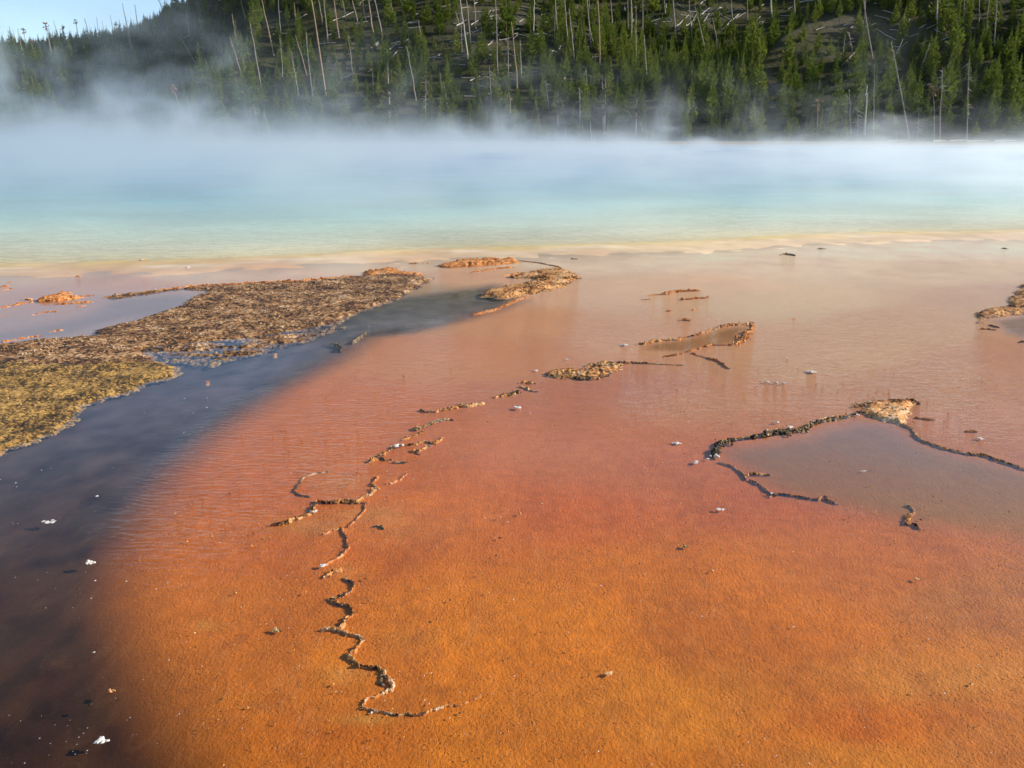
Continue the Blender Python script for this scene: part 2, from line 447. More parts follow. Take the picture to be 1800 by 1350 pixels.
GREY = poly([(1262, 800), (1275, 782), (1350, 768), (1400, 762), (1440, 748), (1500, 735), (1580, 742), (1625, 778), (1700, 798), (1800, 822), (2000, 880), (2000, 990), (1800, 955), (1680, 935), (1600, 925), (1500, 900), (1400, 875), (1330, 855), (1300, 830)])
TRIP = poly([(1130, 603), (1200, 595), (1270, 575), (1322, 570), (1300, 602), (1250, 608), (1200, 618), (1130, 615)])
PONDL = poly([(-200, 590), (0, 580), (110, 560), (190, 530), (330, 510), (345, 520), (300, 540), (200, 566), (120, 592), (0, 600), (-200, 620)])
PONDR = poly([(1740, 562), (1800, 553), (2000, 560), (2000, 606), (1800, 598), (1762, 586)])
SCUR = poly([(635, 1242), (700, 1255), (745, 1250), (800, 1238), (860, 1215), (830, 1190), (760, 1180), (690, 1180), (690, 1210), (660, 1225)])
XS = np.concatenate([-np.geomspace(4000, 18, 16), np.linspace(-17, -3.6, 135), np.linspace(-3.5, 3.5, 200), np.linspace(3.6, 17, 135), np.geomspace(18, 4000, 16)])
YS = [-6, -2, 0, 1.0, 1.6]
while YS[-1] < 26: YS.append(YS[-1] + max(0.022, 0.0085 * YS[-1]))
YS = np.array([-4000, -600, -80, -20] + YS + list(np.linspace(28, 118, 40)) + list(np.linspace(119, 133, 20)) + [160, 300, 1000, 5000])
def build_ground():
    X, Y = np.meshgrid(XS, YS)
    x = X.ravel(); y = Y.ravel()
    yc = np.clip(y, 2.2, 400)
    u, v, _ = proj(x, yc); u0 = np.clip(u, -500, 2300); v0 = np.clip(v, 200, 1450)
    num = np.zeros((len(x), 3)); den = np.zeros(len(x))
    for (cu, cv, r, g, b) in CTRL:
        su = 95 + 0.07 * cv; sv = 16 + 0.055 * max(cv - 400, 0)
        q = ((u0 - cu) / su) ** 2 + ((v0 - cv) / sv) ** 2
        w = 1 / (0.15 + q) ** 2.2
        num += w[:, None] * np.array([r, g, b]); den += w
    c = num / den[:, None]
    nx = fbm(x * 0.8, y * 0.8, 3, 4) - .5
    n2 = fbm(x * 3.1, y * 3.1, 13, 4) - .5
    # deep, dark runoff channel
    sd = sdist_poly(x, y, CHANNEL)
    wd = np.interp(v0, [560, 640, 900, 1050, 1350], [0.28, 0.30, 0.33, 0.31, 0.29])
    m = ss(-1.0, 0.75, (sd + 0.12 * nx + 0.05 * n2) / wd)
    dark = np.stack([np.interp(v0, [520, 600, 800, 1000, 1350], [.12, .085, .062, .040, .030]), np.interp(v0, [520, 600, 800, 1000, 1350], [.09, .07, .046, .022, .013]), np.interp(v0, [520, 600, 800, 1000, 1350], [.055, .075, .055, .018, .007])], 1)
    n5 = fbm(x * 9, y * 7, 14, 4) - .5
    dark *= np.clip(1 + 1.3 * n2 + 0.6 * nx + 1.2 * n5, .25, 3)[:, None]
    c = c * (1 - m[:, None]) + dark * m[:, None]
    def blend(P, colr, a, b, amt=1.0):
        nonlocal c
        s = ss(a, b, sdist_poly(x, y, P) + 0.06 * n2) * amt
        c = c * (1 - s[:, None]) + np.array(colr) * (1 + .5 * n2[:, None]) * s[:, None]
        return s
    mg = ss(-0.12, 0.25, sdist_poly(x, y, GREY) + .1 * n2) * 0.8
    gc = np.stack([np.interp(v0, [740, 800, 900, 960], [.17, .19, .25, .36]), np.interp(v0, [740, 800, 900, 960], [.125, .13, .145, .145]), np.interp(v0, [740, 800, 900, 960], [.095, .095, .075, .05])], 1)
    c = c * (1 - mg[:, None]) + gc * mg[:, None]
    blend(TRIP, (.30, .13, .025), -0.05, 0.15)
    blend(PONDL, (.20, .12, .075), -0.1, 0.3, 0.7)
    blend(PONDR, (.26, .17, .13), -0.1, 0.2, 0.7)
    blend(SCUR, (.34, .105, .03), -0.05, 0.25, 0.75)
    # pale silt near the rims
    for (cu, cv, su, sv, a) in [(600, 850, 45, 16, .35), (540, 925, 60, 14, .45), (650, 900, 60, 14, .35), (710, 930, 60, 18, .25), (720, 1120, 60, 22, .25), (610, 1180, 45, 24, .35), (640, 1262, 60, 9, .4), (1700, 1190, 130, 30, .12), (1600, 1215, 120, 22, .1), (600, 1000, 30, 14, .25), (360, 1095, 25, 8, .35), (900, 690, 60, 10, .3), (1380, 700, 70, 14, .15)]:
        s = a * np.exp(-((u0 - cu) / su) ** 2 - ((v0 - cv) / sv) ** 2) * (0.7 + n2 * 1.4)
        s = np.clip(s, 0, 1)[:, None]
        c = c * (1 - s) + np.array([.52, .36, .19]) * s
    for (cu, cv, su, sv, a) in [(1515, 1285, 32, 16, .8), (1710, 1255, 40, 9, .5), (690, 990, 60, 26, .4), (560, 1290, 150, 30, .35), (760, 860, 70, 10, .35), (1150, 1330, 200, 30, .35)]:
        s = a * np.exp(-((u0 - cu) / su) ** 2 - ((v0 - cv) / sv) ** 2) * (0.8 + n2 * 1.6)
        s = np.clip(s, 0, 1)[:, None]
        c = c * (1 - s) + np.array([.50, .12, .012]) * s
    # rim of the pool and its bed
    ys = yshore(x); d = y - ys
    yel = np.exp(-((d + 0.1) / 0.55) ** 2) * (1.6 * fbm(x * 1.6, y * 5, 44, 3))
    yel = np.clip(yel, 0, 1)[:, None] * 0.55
    c = c * (1 - yel) + np.array([.62, .50, .13]) * yel
    sc = np.exp(-((d + 0.6) / 0.35) ** 2) * ss(.5, .75, vn(x * 1.1 + 3, y * 6, 45)); sc = sc[:, None] * .6
    c = c * (1 - sc) + np.array([.72, .66, .55]) * sc
    far = ss(YFAR - 2, YFAR + 1, y)[:, None]
    fc = np.array([.20, .22, .10]) * (0.6 + 0.9 * fbm(x / 3, y / 1.2, 51, 3))[:, None]
    rim = np.exp(-((y - yfar(x) - 1.0) / 1.3) ** 2)[:, None]
    fc = fc * (1 - rim) + np.array([.30, .10, .05]) * rim
    c = c * (1 - far) + fc * far
    bed = (ss(0, 2.0, d) * (1 - ss(YFAR - 3, YFAR, y)))[:, None]
    c = c * (1 - bed) + np.array([.25, .40, .42]) * bed
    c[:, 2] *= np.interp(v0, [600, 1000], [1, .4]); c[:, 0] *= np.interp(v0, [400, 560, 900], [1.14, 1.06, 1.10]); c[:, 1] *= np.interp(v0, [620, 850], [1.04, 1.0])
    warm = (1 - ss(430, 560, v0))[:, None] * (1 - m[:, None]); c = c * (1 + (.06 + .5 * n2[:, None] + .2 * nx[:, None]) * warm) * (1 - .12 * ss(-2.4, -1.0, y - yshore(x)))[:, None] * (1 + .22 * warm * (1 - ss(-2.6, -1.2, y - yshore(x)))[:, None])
    c = np.clip(c, 0.002, 0.88)
    # relief
    z = -0.012 + 0.008 * nx + 0.004 * n2 - 0.03 * m
    z += 0.006 * ss(1000, 1300, v0) * (1 - m)
    z -= 0.6 * ss(0, 8, d) * (1 - ss(YFAR - 8, YFAR - 1, y))
    z = np.where(y > YFAR - 1, 0.04 + 0.25 * ss(YFAR - 1, YFAR + 8, y) + 0.10 * n2, z)
    z = np.where(d < 0, np.minimum(z, -0.006), z)
    z = np.where((d > -2.2) & (d < 0.3) & (y < 60), -0.010 + .018 * ss(-2.6, -.5, d + .9 * n2 + .5 * nx) * (1 - ss(-.05, .25, d)) + .004 * n2, z)
    z = np.where((y > 118) | (np.abs(x) > 400) | (y < -30), np.where(y > YFAR - 1, z, -0.02), z)
    z = np.where((y > 133), -0.25, z)
    V = np.stack([x, y, z], 1)
    me = mesh_np('ground', V, grid_faces(len(XS), len(YS)))
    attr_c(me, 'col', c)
    grain = np.interp(v0, [430, 520, 700, 900, 1100], [.10, .22, .45, .9, 1.0]) * (1 - 0.75 * m) * (1 - .55 * mg)
    grain = np.where(y > 100, 1, grain)
    attr_f(me, 'grain', grain)
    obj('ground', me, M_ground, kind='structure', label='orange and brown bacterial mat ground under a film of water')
build_ground()

# ------------------------------------------------------------ water sheets
CX, CY = G(790, 500)
def build_water():
    wx = np.concatenate([np.linspace(-60, -17, 20), np.linspace(-16, -3.6, 110), np.linspace(-3.5, 3.5, 150), np.linspace(3.6, 16, 110), np.linspace(17, 60, 20)])
    t = []
    yy = [-8, -3, 0, 1.2]
    while yy[-1] < 14: yy.append(yy[-1] + max(0.035, 0.012 * yy[-1]))
    yy = np.array(yy); tb = (yy + 8) / (14 + 8.0); tb = tb / tb[-1]
    X = np.tile(wx, (len(tb), 1)); ysx = yshore(wx)
    Y = -8 + tb[:, None] * (ysx + 8)[None, :]
    x = X.ravel(); y = Y.ravel()
    u, v, _ = proj(x, np.clip(y, 2.2, 60)); v = np.clip(v, 300, 1400)
    ring = np.zeros(len(x)); chop = np.full(len(x), 0.05)
    def g(cu, cv, su, sv, a): return a * np.exp(-((u - cu) / su) ** 2 - ((v - cv) / sv) ** 2)
    ring += g(520, 800, 200, 110, .9) + g(700, 640, 190, 80, .7) + g(330, 930, 130, 80, .6)
    chn = sdist_poly(x, y, CHANNEL)
    chop += .55 * ring
    ring *= 1 - ss(-0.05, 0.35, chn)
    chop += g(950, 560, 300, 60, .35) + g(1400, 560, 300, 90, .75) + g(1700, 640, 200, 110, 1.2) + g(1250, 700, 250, 60, .4) + g(300, 490, 400, 18, .3) + g(700, 620, 150, 60, .25)
    for P in (GREY, PONDL, PONDR): chop *= 1 - .93 * ss(-0.1, 0.1, sdist_poly(x, y, P))
    chop *= 1 - .8 * ss(-0.05, 0.3, chn)
    V = np.stack([x, y, np.zeros(len(x))], 1)
    me = mesh_np('shallow_water', V, grid_faces(len(wx), len(tb)))
    attr_f(me, 'ring', ring); attr_f(me, 'chop', chop); attr_f(me, 'phase', np.hypot(x - CX, y - CY))
    obj('shallow_water', me, M_water, kind='structure', label='thin film of clear runoff water over the coloured mat')
    # the hot spring
    px = np.concatenate([np.linspace(-260, -60, 12), np.linspace(-58, 58, 160), np.linspace(60, 260, 12)])
    tb = np.concatenate([np.linspace(0, 0.12, 60), np.geomspace(0.125, 1, 60)])
    X = np.tile(px, (len(tb), 1)); a = yshore(px); b = yfar(px)
    Y = a[None, :] + tb[:, None] * (b - a)[None, :]
    x = X.ravel(); y = Y.ravel(); d = (Y - a[None, :]).ravel(); de = (b[None, :] - Y).ravel()
    n = (fbm(x * .25, y * .12, 61, 4) - .5)
    dd = d * (1 + .5 * n)
    stops = [0, .6, 2.0, 4.5, 8.0, 15, 30, 60]
    C = np.array([(.62, .50, .26), (.60, .53, .33), (.54, .54, .38), (.42, .52, .40), (.26, .44, .41), (.12, .30, .38), (.05, .18, .36), (.04, .15, .34)])
    c = np.stack([np.interp(dd, stops, C[:, i]) for i in range(3)], 1)
    e = ss(10, 0, de)[:, None] if False else (1 - ss(0, 9, de))[:, None]
    c = c * (1 - e) + np.array([.35, .5, .42]) * e
    V = np.stack([x, y, np.zeros(len(x))], 1)
    me = mesh_np('hot_spring_pool', V, grid_faces(len(px), len(tb)))
    attr_c(me, 'col', c)
    obj('hot_spring_pool', me, M_pool, kind='structure', label='steaming turquoise and blue hot spring pool')
build_water()

# ------------------------------------------------------------ lumps (crust crumbs)
OCT_V = np.array([(1, 0, 0), (-1, 0, 0), (0, 1, 0), (0, -1, 0), (0, 0, 1), (0, 0, -.6)], float)
OCT_F = np.array([(0, 2, 4), (2, 1, 4), (1, 3, 4), (3, 0, 4), (2, 0, 5), (1, 2, 5), (3, 1, 5), (0, 3, 5)])
_p = (1 + 5 ** .5) / 2
ICO_V = np.array([(-1, _p, 0), (1, _p, 0), (-1, -_p, 0), (1, -_p, 0), (0, -1, _p), (0, 1, _p), (0, -1, -_p), (0, 1, -_p), (_p, 0, -1), (_p, 0, 1), (-_p, 0, -1), (-_p, 0, 1)], float) / 1.902
ICO_F = np.array([(0, 11, 5), (0, 5, 1), (0, 1, 7), (0, 7, 10), (0, 10, 11), (1, 5, 9), (5, 11, 4), (11, 10, 2), (10, 7, 6), (7, 1, 8), (3, 9, 4), (3, 4, 2), (3, 2, 6), (3, 6, 8), (3, 8, 9), (4, 9, 5), (2, 4, 11), (6, 2, 10), (8, 6, 7), (9, 8, 1)])
def lumps(P, size, flat=0.6, ico=True):
    """P: n x 3 positions, size: n radii -> V, F of irregular chips"""
    n = len(P)
    BV, BF = (ICO_V, ICO_F) if ico else (OCT_V, OCT_F)
    m = len(BV)
    s = np.stack([size * rng.uniform(.7, 1.3, n), size * rng.uniform(.7, 1.3, n), size * flat * rng.uniform(.6, 1.3, n)], 1)
    j = rng.uniform(.72, 1.28, (n, m, 1))
    L = BV[None] * j * s[:, None, :]
    a = rng.uniform(0, 6.28, n); ca, sa = np.cos(a)[:, None], np.sin(a)[:, None]
    X = L[..., 0] * ca - L[..., 1] * sa; Y = L[..., 0] * sa + L[..., 1] * ca
    V = np.stack([X, Y, L[..., 2]], 2) + P[:, None, :]
    F = BF[None] + (np.arange(n) * m)[:, None, None]
    return V.reshape(-1, 3), F.reshape(-1, 3)

# ------------------------------------------------------------ crust banks (height fields that dip under the water)
def bank(name, P, step, hgt, mats, label, cat, chips=0, fringe=0.2, ztop=0.02, yelf=None, chip_mat=None, seed=1, sparse=None, csize=(.005, .0135)):
    P = np.array(P)
    x0, y0 = P.min(0) - .15; x1, y1 = P.max(0) + .15
    x0 = max(x0, -8.8)
    xs = np.arange(x0, x1, step[0])
    ys = [y0]
    while ys[-1] < y1: ys.append(ys[-1] + step[1] * (ys[-1] / y0) ** 1.4)
    ys = np.array(ys)
    X, Y = np.meshgrid(xs, ys); x = X.ravel(); y = Y.ravel()
    sd = sdist_poly(x, y, P)
    sd = sd + 0.16 * (fbm(x * 7, y * 9, seed, 5, .6) - .5) + .20 * (fbm(x * 1.7, y * 2.5, seed + 3, 3) - .5)
    cr = 1 - np.abs(2 * fbm(x * 22, y * 22, seed + 5, 4, .6) - 1)
    big = fbm(x * 4.2, y * 5.2, seed + 9, 5, .6) * 1.5 - .25
    z = -0.02 + (0.02 + ztop * (0.4 + big)) * ss(-0.03, fringe, sd) + hgt * (cr - .45) * ss(-.06, .12, sd) * (0.4 + big)
    if sparse is not None:
        q = ss(-.1, .1, sdist_poly(x, y, sparse))
        z = np.where(q > 0, z * (1 - q) + q * (-0.016 + hgt * 1.5 * (cr - .62) + .055 * (fbm(x * 4, y * 9, 99, 3) - .5)), z)
    keep = sd > -0.10
    if sparse is not None: keep |= sdist_poly(x, y, sparse) > -.05
    keep &= z > -0.03
    Fc = grid_faces(len(xs), len(ys))
    Fc = Fc[keep[Fc].all(1) & (z[Fc].max(1) > -0.006)]
    used = np.unique(Fc); rm = np.full(len(x), -1); rm[used] = np.arange(len(used))
    V = np.stack([x, y, z], 1)[used]
    me = mesh_np(name, V, rm[Fc], smooth=True)
    for m_ in mats: me.materials.append(m_)
    if len(mats) > 1:
        cx, cyy = x[Fc].mean(1), y[Fc].mean(1)
        me.polygons.foreach_set('material_index', (yelf(cx, cyy)).astype(np.int32))
    o = obj(name, me, label=label, cat=cat)
    if chips:
        idx = rng.integers(0, len(V), chips * 3)
        q = V[idx]
        n = fbm(q[:, 0] * 2.5, q[:, 1] * 5, seed + 40, 3)
        n4 = fbm(q[:, 0] * 9, q[:, 1] * 12, seed + 44, 3)
        ok = (q[:, 2] > -0.004) & (rng.random(len(q)) < ss(.50, .58, n) * ss(.42, .58, n4) * 1.5 + .02)
        if yelf is not None: ok &= (yelf(q[:, 0], q[:, 1]) == 0) | (rng.random(len(q)) < .05)
        q = q[ok][:chips]
        sz = rng.uniform(csize[0], csize[1], len(q)) * (q[:, 1] / 7.5) ** .6
        q = q + np.stack([rng.uniform(-.01, .01, len(q)), rng.uniform(-.01, .01, len(q)), sz * .2], 1)
        lv, lf = lumps(q, sz, .7, ico=False)
        cm = mesh_np('chips', lv, lf, smooth=False)
        obj('crust_chips', cm, chip_mat, parent=o, kind='stuff')
    return o
BANK = poly([(-260, 612), (0, 603), (70, 594), (150, 590), (165, 578), (215, 566), (265, 551), (310, 537), (342, 522), (350, 512), (320, 510), (250, 519), (195, 526), (180, 522), (240, 513), (330, 503), (430, 498), (560, 491), (620, 486), (680, 480), (765, 487), (745, 500), (720, 515), (690, 530), (640, 548), (600, 565), (560, 577), (500, 590), (420, 598), (330, 607), (262, 616), (268, 634), (335, 650), (310, 663), (240, 688), (170, 712), (130, 745), (60, 782), (10, 802), (-90, 840), (-500, 870)])
SPARSE = poly([(262, 608), (420, 596), (600, 566), (610, 575), (520, 605), (440, 625), (370, 645), (300, 636), (262, 632)])
def yel(x, y):
    u, v, _ = proj(x, y)
    b = np.interp(u, [0, 120, 200, 262, 300], [640, 640, 642, 636, 630]) + 16 * (fbm(x * 3, y * 3, 71, 3) - .5)
    return (v > b).astype(int)
CHIPM = mat_crust('chip_crust', [(0.46, (.06, .035, .02)), (0.58, (.26, .12, .045)), (0.72, (.46, .25, .11)), (0.88, CR), (1.0, WH)], 90)
bank('crust_bank', BANK, (0.016, 0.013), 0.036, [M_bank, M_yellow], 'long rough brown and ochre mineral bank reaching in from the left edge', 'mineral bank', chips=6500, yelf=yel, chip_mat=CHIPM, seed=3, sparse=SPARSE, ztop=.008)
bank('crust_bank', poly([(890, 487), (950, 475), (985, 470), (1012, 478), (1020, 487), (1005, 502), (950, 514), (890, 523), (830, 522), (850, 511), (905, 500), (935, 490)]), (0.022, 0.03), 0.045, [M_mixed], 'orange edged crust tongue at the right end of the dark channel', 'mineral bank', chips=1500, chip_mat=M_mixed, seed=13, ztop=.02)
bank('crust_shelf', poly([(768, 467), (800, 459), (870, 455), (905, 455), (914, 462), (880, 466), (830, 468), (790, 470)]), (0.022, 0.03), 0.05, [M_orange], 'long orange crust shelf nearest the pool rim', 'mineral crust', chips=500, chip_mat=M_orange, seed=14, ztop=.03)
bank('crust_shelf', poly([(628, 482), (660, 472), (710, 467), (700, 476), (750, 480), (745, 485), (690, 484), (640, 487)]), (0.022, 0.03), 0.04, [M_orange], 'orange crust fringe along the back of the brown bank', 'mineral crust', chips=300, chip_mat=M_orange, seed=15, ztop=.02)
bank('crust_bank', poly([(1712, 552), (1730, 541), (1768, 539), (1776, 512), (1800, 500), (1900, 490), (2000, 520), (1960, 560), (1800, 553), (1748, 556), (1722, 572), (1714, 568)]), (0.016, 0.022), 0.035, [M_mixed], 'dark crust bank cut off by the right edge', 'mineral bank', chips=1200, chip_mat=M_orange, seed=17, ztop=.02)
bank('crust_shelf', poly([(1500, 716), (1530, 708), (1590, 702), (1612, 708), (1602, 722), (1602, 736), (1582, 743), (1555, 738), (1535, 734), (1512, 728)]), (0.010, 0.010), 0.022, [M_cream], 'bright orange and cream crust apron at the head of the grey pool', 'mineral crust', chips=500, chip_mat=M_mixed, seed=19, ztop=.012, fringe=.08)
bank('crust_shelf', poly([(956, 657), (985, 652), (1030, 650), (1048, 640), (1100, 636), (1095, 646), (1072, 658), (1035, 666), (975, 664)]), (0.010, 0.010), 0.03, [M_mixed], 'black and orange crust ledge in the middle of the mat', 'mineral crust', chips=500, chip_mat=M_dark, seed=23, ztop=.012, fringe=.08)
bank('crust_shelf', poly([(60, 532), (95, 518), (120, 514), (140, 522), (160, 521), (120, 527), (90, 530)]), (0.02, 0.025), 0.04, [M_orange], 'bright orange crust hump left of the long bank', 'mineral crust', chips=150, chip_mat=M_orange, seed=27, ztop=.04, fringe=.1)

# ------------------------------------------------------------ crust ridges
def resample(P, step):
    P = np.array(P, float)
    d = np.r_[0, np.cumsum(np.hypot(*np.diff(P, axis=0).T))]
    n = max(6, int(d[-1] / step))
    s = np.linspace(0, d[-1], n)
    return np.stack([np.interp(s, d, P[:, 0]), np.interp(s, d, P[:, 1])], 1), s
RS = [0]
def ridge(pts, w, mat, label, crumbs=1.0, chip_mat=None, hfac=0.5, wig=1.0, name='crust_ridge', group=None):
    RS[0] += 1; seed = 100 + RS[0] * 7
    P = poly(pts)
    md = P[:, 1].mean()
    pxm = md / FPX
    W = w * pxm * 0.30                    # half width in metres
    Q, s = resample(P, max(0.004, W * .30))
    # fractal wiggle along the line
    a = (fbm(s / (W * 6), s * 0, seed, 4, .65) - .5) * W * 5.5 * wig
    b = (fbm(s / (W * 6), s * 0 + 5, seed + 1, 4, .65) - .5) * W * 5.5 * wig
    Q = Q + np.stack([a, b * 1.2], 1)
    T = np.gradient(Q, axis=0); T /= (np.hypot(T[:, 0], T[:, 1])[:, None] + 1e-9)
    N = np.stack([-T[:, 1], T[:, 0]], 1)
    wv = W * (0.25 + 1.3 * fbm(s / (W * 3), s * 0 + 2, seed + 2, 3)) * (.45 + 1.3 * ss(.3, .75, fbm(s / (W * 16), s * 0 + 6, seed + 21, 2)))
    end = np.minimum(ss(0, W * 3, s), ss(0, W * 3, s[-1] - s)) * .8 + .2
    wv *= end
    nc = 9
    tc = np.linspace(-1, 1, nc)
    V = []
    hv = W * hfac * 2 * (0.05 + 1.3 * fbm(s / (W * 2.5), s * 0 + 8, seed + 3, 3)) * end * ss(.26, .42, fbm(s / (W * 9), s * 0 + 3, seed + 11, 2))
    for i, t in enumerate(tc):
        x = Q[:, 0] + N[:, 0] * wv * t; y = Q[:, 1] + N[:, 1] * wv * t
        z = hv * (1 - abs(t) ** 2.4) - 0.045 * (abs(t) > .95)
        j = (fbm(x / (W * .4), y / (W * .4), seed + 5, 3, .7) - .5)
        z = z + j * (hv + W * .3) * 2.0 * (1 - abs(t)) - .002
        V.append(np.stack([x, y, z], 1))
    V = np.stack(V, 1).reshape(-1, 3)
    me = mesh_np(name, V, grid_faces(nc, len(Q)), smooth=False)
    o = obj(name, me, mat, label=label, cat='mineral crust', group=group)
    n = int(crumbs * s[-1] / W * 3.4)
    if n > 3:
        i = rng.integers(0, len(Q), n); cl_ = fbm(s / (W * 5), s * 0 + 12, seed + 31, 3); i = i[rng.random(n) < .15 + 1.2 * ss(.38, .62, cl_[i])]; n = len(i); t = rng.normal(0, .85, n)
        x = Q[i, 0] + N[i, 0] * wv[i] * t * 1.1; y = Q[i, 1] + N[i, 1] * wv[i] * t * 1.1
        sz = W * np.exp(rng.normal(math.log(.27), .5, n)) * end[i]
        z = np.maximum(hv[i] * (1 - np.minimum(abs(t), 1) ** 2) + sz * .1, sz * .1)
        lv, lf = lumps(np.stack([x, y, z], 1), sz, .8, ico=(W > .012))
        obj('crumbs', mesh_np('crumbs', lv, lf, smooth=False), chip_mat or mat, parent=o, kind='stuff')
    return o
ridge([(735, 719), (748, 722), (765, 722), (790, 719), (808, 713), (830, 712), (856, 709)], 10, M_mixed, 'dark and orange crust sliver just above the middle of the broken ridge line', chip_mat=M_dark)
ridge([(727, 756), (745, 749), (760, 743), (775, 738), (793, 737)], 12, M_dark, 'lens shaped dark crust strip below the flat orange sliver', chip_mat=M_cream)
ridge([(708, 771), (725, 765), (747, 757)], 10, M_mixed, 'short orange crust strip touching the underside of the dark lens')
ridge([(642, 812), (660, 806), (675, 796), (697, 783), (720, 781), (745, 776), (768, 779), (778, 769)], 8, M_mixed, 'crooked thin crust ridge carrying a white sinter lump', crumbs=1.4)
ridge([(737, 798), (726, 792), (742, 788), (762, 781)], 7, M_mixed, 'small hooked crust ridge right of the white sinter lump')
ridge([(668, 802), (676, 808), (690, 806)], 4, M_mixed, 'tiny crust thread under the crooked ridge')
ridge([(688, 811), (700, 812), (717, 811)], 5, M_dark, 'short grey crust thread under the small hooked ridge')
ridge([(476, 922), (495, 919), (515, 912), (535, 907), (550, 899), (553, 888), (556, 879), (566, 883), (580, 884), (600, 882), (625, 884), (638, 872), (650, 864), (670, 857)], 11, M_mixed, 'long zigzag crust ridge with a white tipped corner, left of the centre', crumbs=1.6, hfac=.6)
ridge([(624, 884), (634, 883), (643, 884)], 6, M_mixed, 'crust spur ending the horizontal run of the zigzag ridge')
ridge([(665, 855), (652, 851), (660, 842), (662, 836)], 6, M_orange, 'small orange crust hook on top of the zigzag ridge')
ridge([(676, 849), (692, 847), (706, 840), (718, 829)], 4, M_orange, 'faint orange crust curve right of the orange hook', crumbs=.6)
ridge([(516, 864), (524, 850), (534, 838), (555, 831), (582, 827)], 2.5, M_dark, 'faint dark rim arching above the zigzag ridge', crumbs=.6)
ridge([(516, 862), (528, 870), (546, 872)], 2.5, M_dark, 'faint dark rim closing the left end of the arch', crumbs=.6)
ridge([(643, 884), (640, 898), (622, 915), (612, 925)], 3, M_orange, 'thin submerged rim running down from the zigzag ridge', crumbs=.6, hfac=.3)
ridge([(565, 938), (580, 932), (600, 926), (609, 945), (613, 962), (600, 975), (584, 985), (570, 992)], 4.5, M_orange, 'crumbly orange ridge curving above the lower white lump', crumbs=1.2)
ridge([(571, 1011), (585, 1004), (606, 996)], 9, M_mixed, 'grey and orange crust nub below the lower white lump', crumbs=1.6)
ridge([(655, 925), (668, 922), (675, 928)], 4, M_dark, 'isolated faint crust fleck right of the crumbly ridge')
ridge([(608, 1012), (622, 1022), (618, 1036), (600, 1046), (584, 1050), (582, 1056), (598, 1060), (614, 1064), (621, 1076), (606, 1085), (602, 1096), (594, 1104)], 9, M_mixed, 'upper winding half of the tall foreground crust ridge', crumbs=1.6, hfac=.6)
ridge([(562, 1106), (578, 1104), (594, 1105), (606, 1110), (622, 1117), (638, 1121), (630, 1132), (627, 1142), (612, 1150), (622, 1158), (629, 1170), (645, 1171), (672, 1176), (683, 1190), (689, 1206), (684, 1214), (664, 1222), (648, 1232), (634, 1239)], 10, M_mixed, 'lower winding half of the tall foreground crust ridge', crumbs=1.8, chip_mat=M_mixed, hfac=.75)
ridge([(672, 1184), (668, 1198), (676, 1206)], 6, M_dark, 'dark crumbs inside the last bend of the foreground ridge')
ridge([(634, 1240), (645, 1246), (668, 1250), (692, 1255), (712, 1254), (722, 1257), (742, 1254), (752, 1249), (772, 1244), (790, 1238), (808, 1238)], 7, M_mixed, 'thin sharp crust lip sweeping right at the bottom of the foreground ridge', crumbs=1.0, hfac=1.0)
ridge([(808, 1237), (826, 1231), (846, 1222)], 3, M_orange, 'fading tail of the bottom crust lip', crumbs=.5, hfac=.3)
ridge([(1256, 806), (1257, 794), (1266, 783), (1285, 775), (1310, 769), (1345, 766), (1368, 759), (1395, 759), (1412, 757), (1428, 746), (1452, 738), (1480, 734), (1504, 727), (1515, 720)], 16, M_dark, 'thick black and cream crust rim arching over the grey pool', crumbs=2.4, chip_mat=M_dark, hfac=.6, wig=.5)
ridge([(1262, 784), (1272, 777), (1300, 769), (1345, 761), (1368, 754), (1400, 754), (1424, 743), (1455, 733), (1490, 729)], 6, M_cream, 'cream top edge along the black crust rim', crumbs=1.6, wig=.5)
ridge([(1500, 716), (1530, 709), (1570, 705), (1604, 702), (1614, 710)], 9, M_mixed, 'dark orange back lip of the cream crust apron', crumbs=2, chip_mat=M_dark)
ridge([(1585, 743), (1604, 754), (1610, 765), (1628, 777), (1660, 787), (1700, 796), (1730, 800), (1760, 810), (1810, 826)], 7, M_mixed, 'long thin crust rim running right from the cream apron', crumbs=1.3, chip_mat=M_dark)
ridge([(1262, 811), (1288, 819), (1303, 829), (1312, 842)], 3, M_mixed, 'thin dark thread from the left tip of the grey pool', crumbs=.8)
ridge([(1310, 838), (1322, 831), (1338, 834), (1356, 832)], 9, M_mixed, 'forked orange crust nub on the left shore of the grey pool', crumbs=1.6)
ridge([(1318, 842), (1338, 852), (1352, 864), (1362, 870)], 5, M_mixed, 'crust thread between two white flecks below the forked nub')
ridge([(1352, 872), (1368, 867), (1388, 869), (1408, 873), (1440, 878), (1450, 876), (1460, 880), (1474, 885)], 5, M_mixed, 'low crust thread ending the lower shore of the grey pool', crumbs=1.2)
ridge([(1438, 878), (1444, 871), (1455, 872)], 5, M_orange, 'tiny raised crust knob on the low thread')
ridge([(1588, 886), (1602, 892), (1608, 897), (1598, 906), (1596, 914), (1590, 920), (1604, 922), (1618, 930)], 9, M_mixed, 'S shaped crust ridge standing alone below the grey pool', crumbs=1.8, chip_mat=M_mixed)
ridge([(1608, 733), (1626, 735), (1645, 737)], 4, M_orange, 'thin straight crust splinter right of the cream apron')
ridge([(1695, 757), (1706, 756), (1718, 758)], 6, M_orange, 'small brown crust fleck in the pink water right of the apron')
ridge([(957, 659), (975, 661), (1000, 663), (1035, 666), (1058, 660), (1074, 656)], 13, M_dark, 'black front edge of the middle crust ledge', crumbs=2.4, chip_mat=M_mixed)
ridge([(1028, 645), (1048, 639), (1072, 636), (1104, 636), (1140, 638)], 8, M_mixed, 'orange back edge of the middle crust ledge', crumbs=2, chip_mat=M_dark)
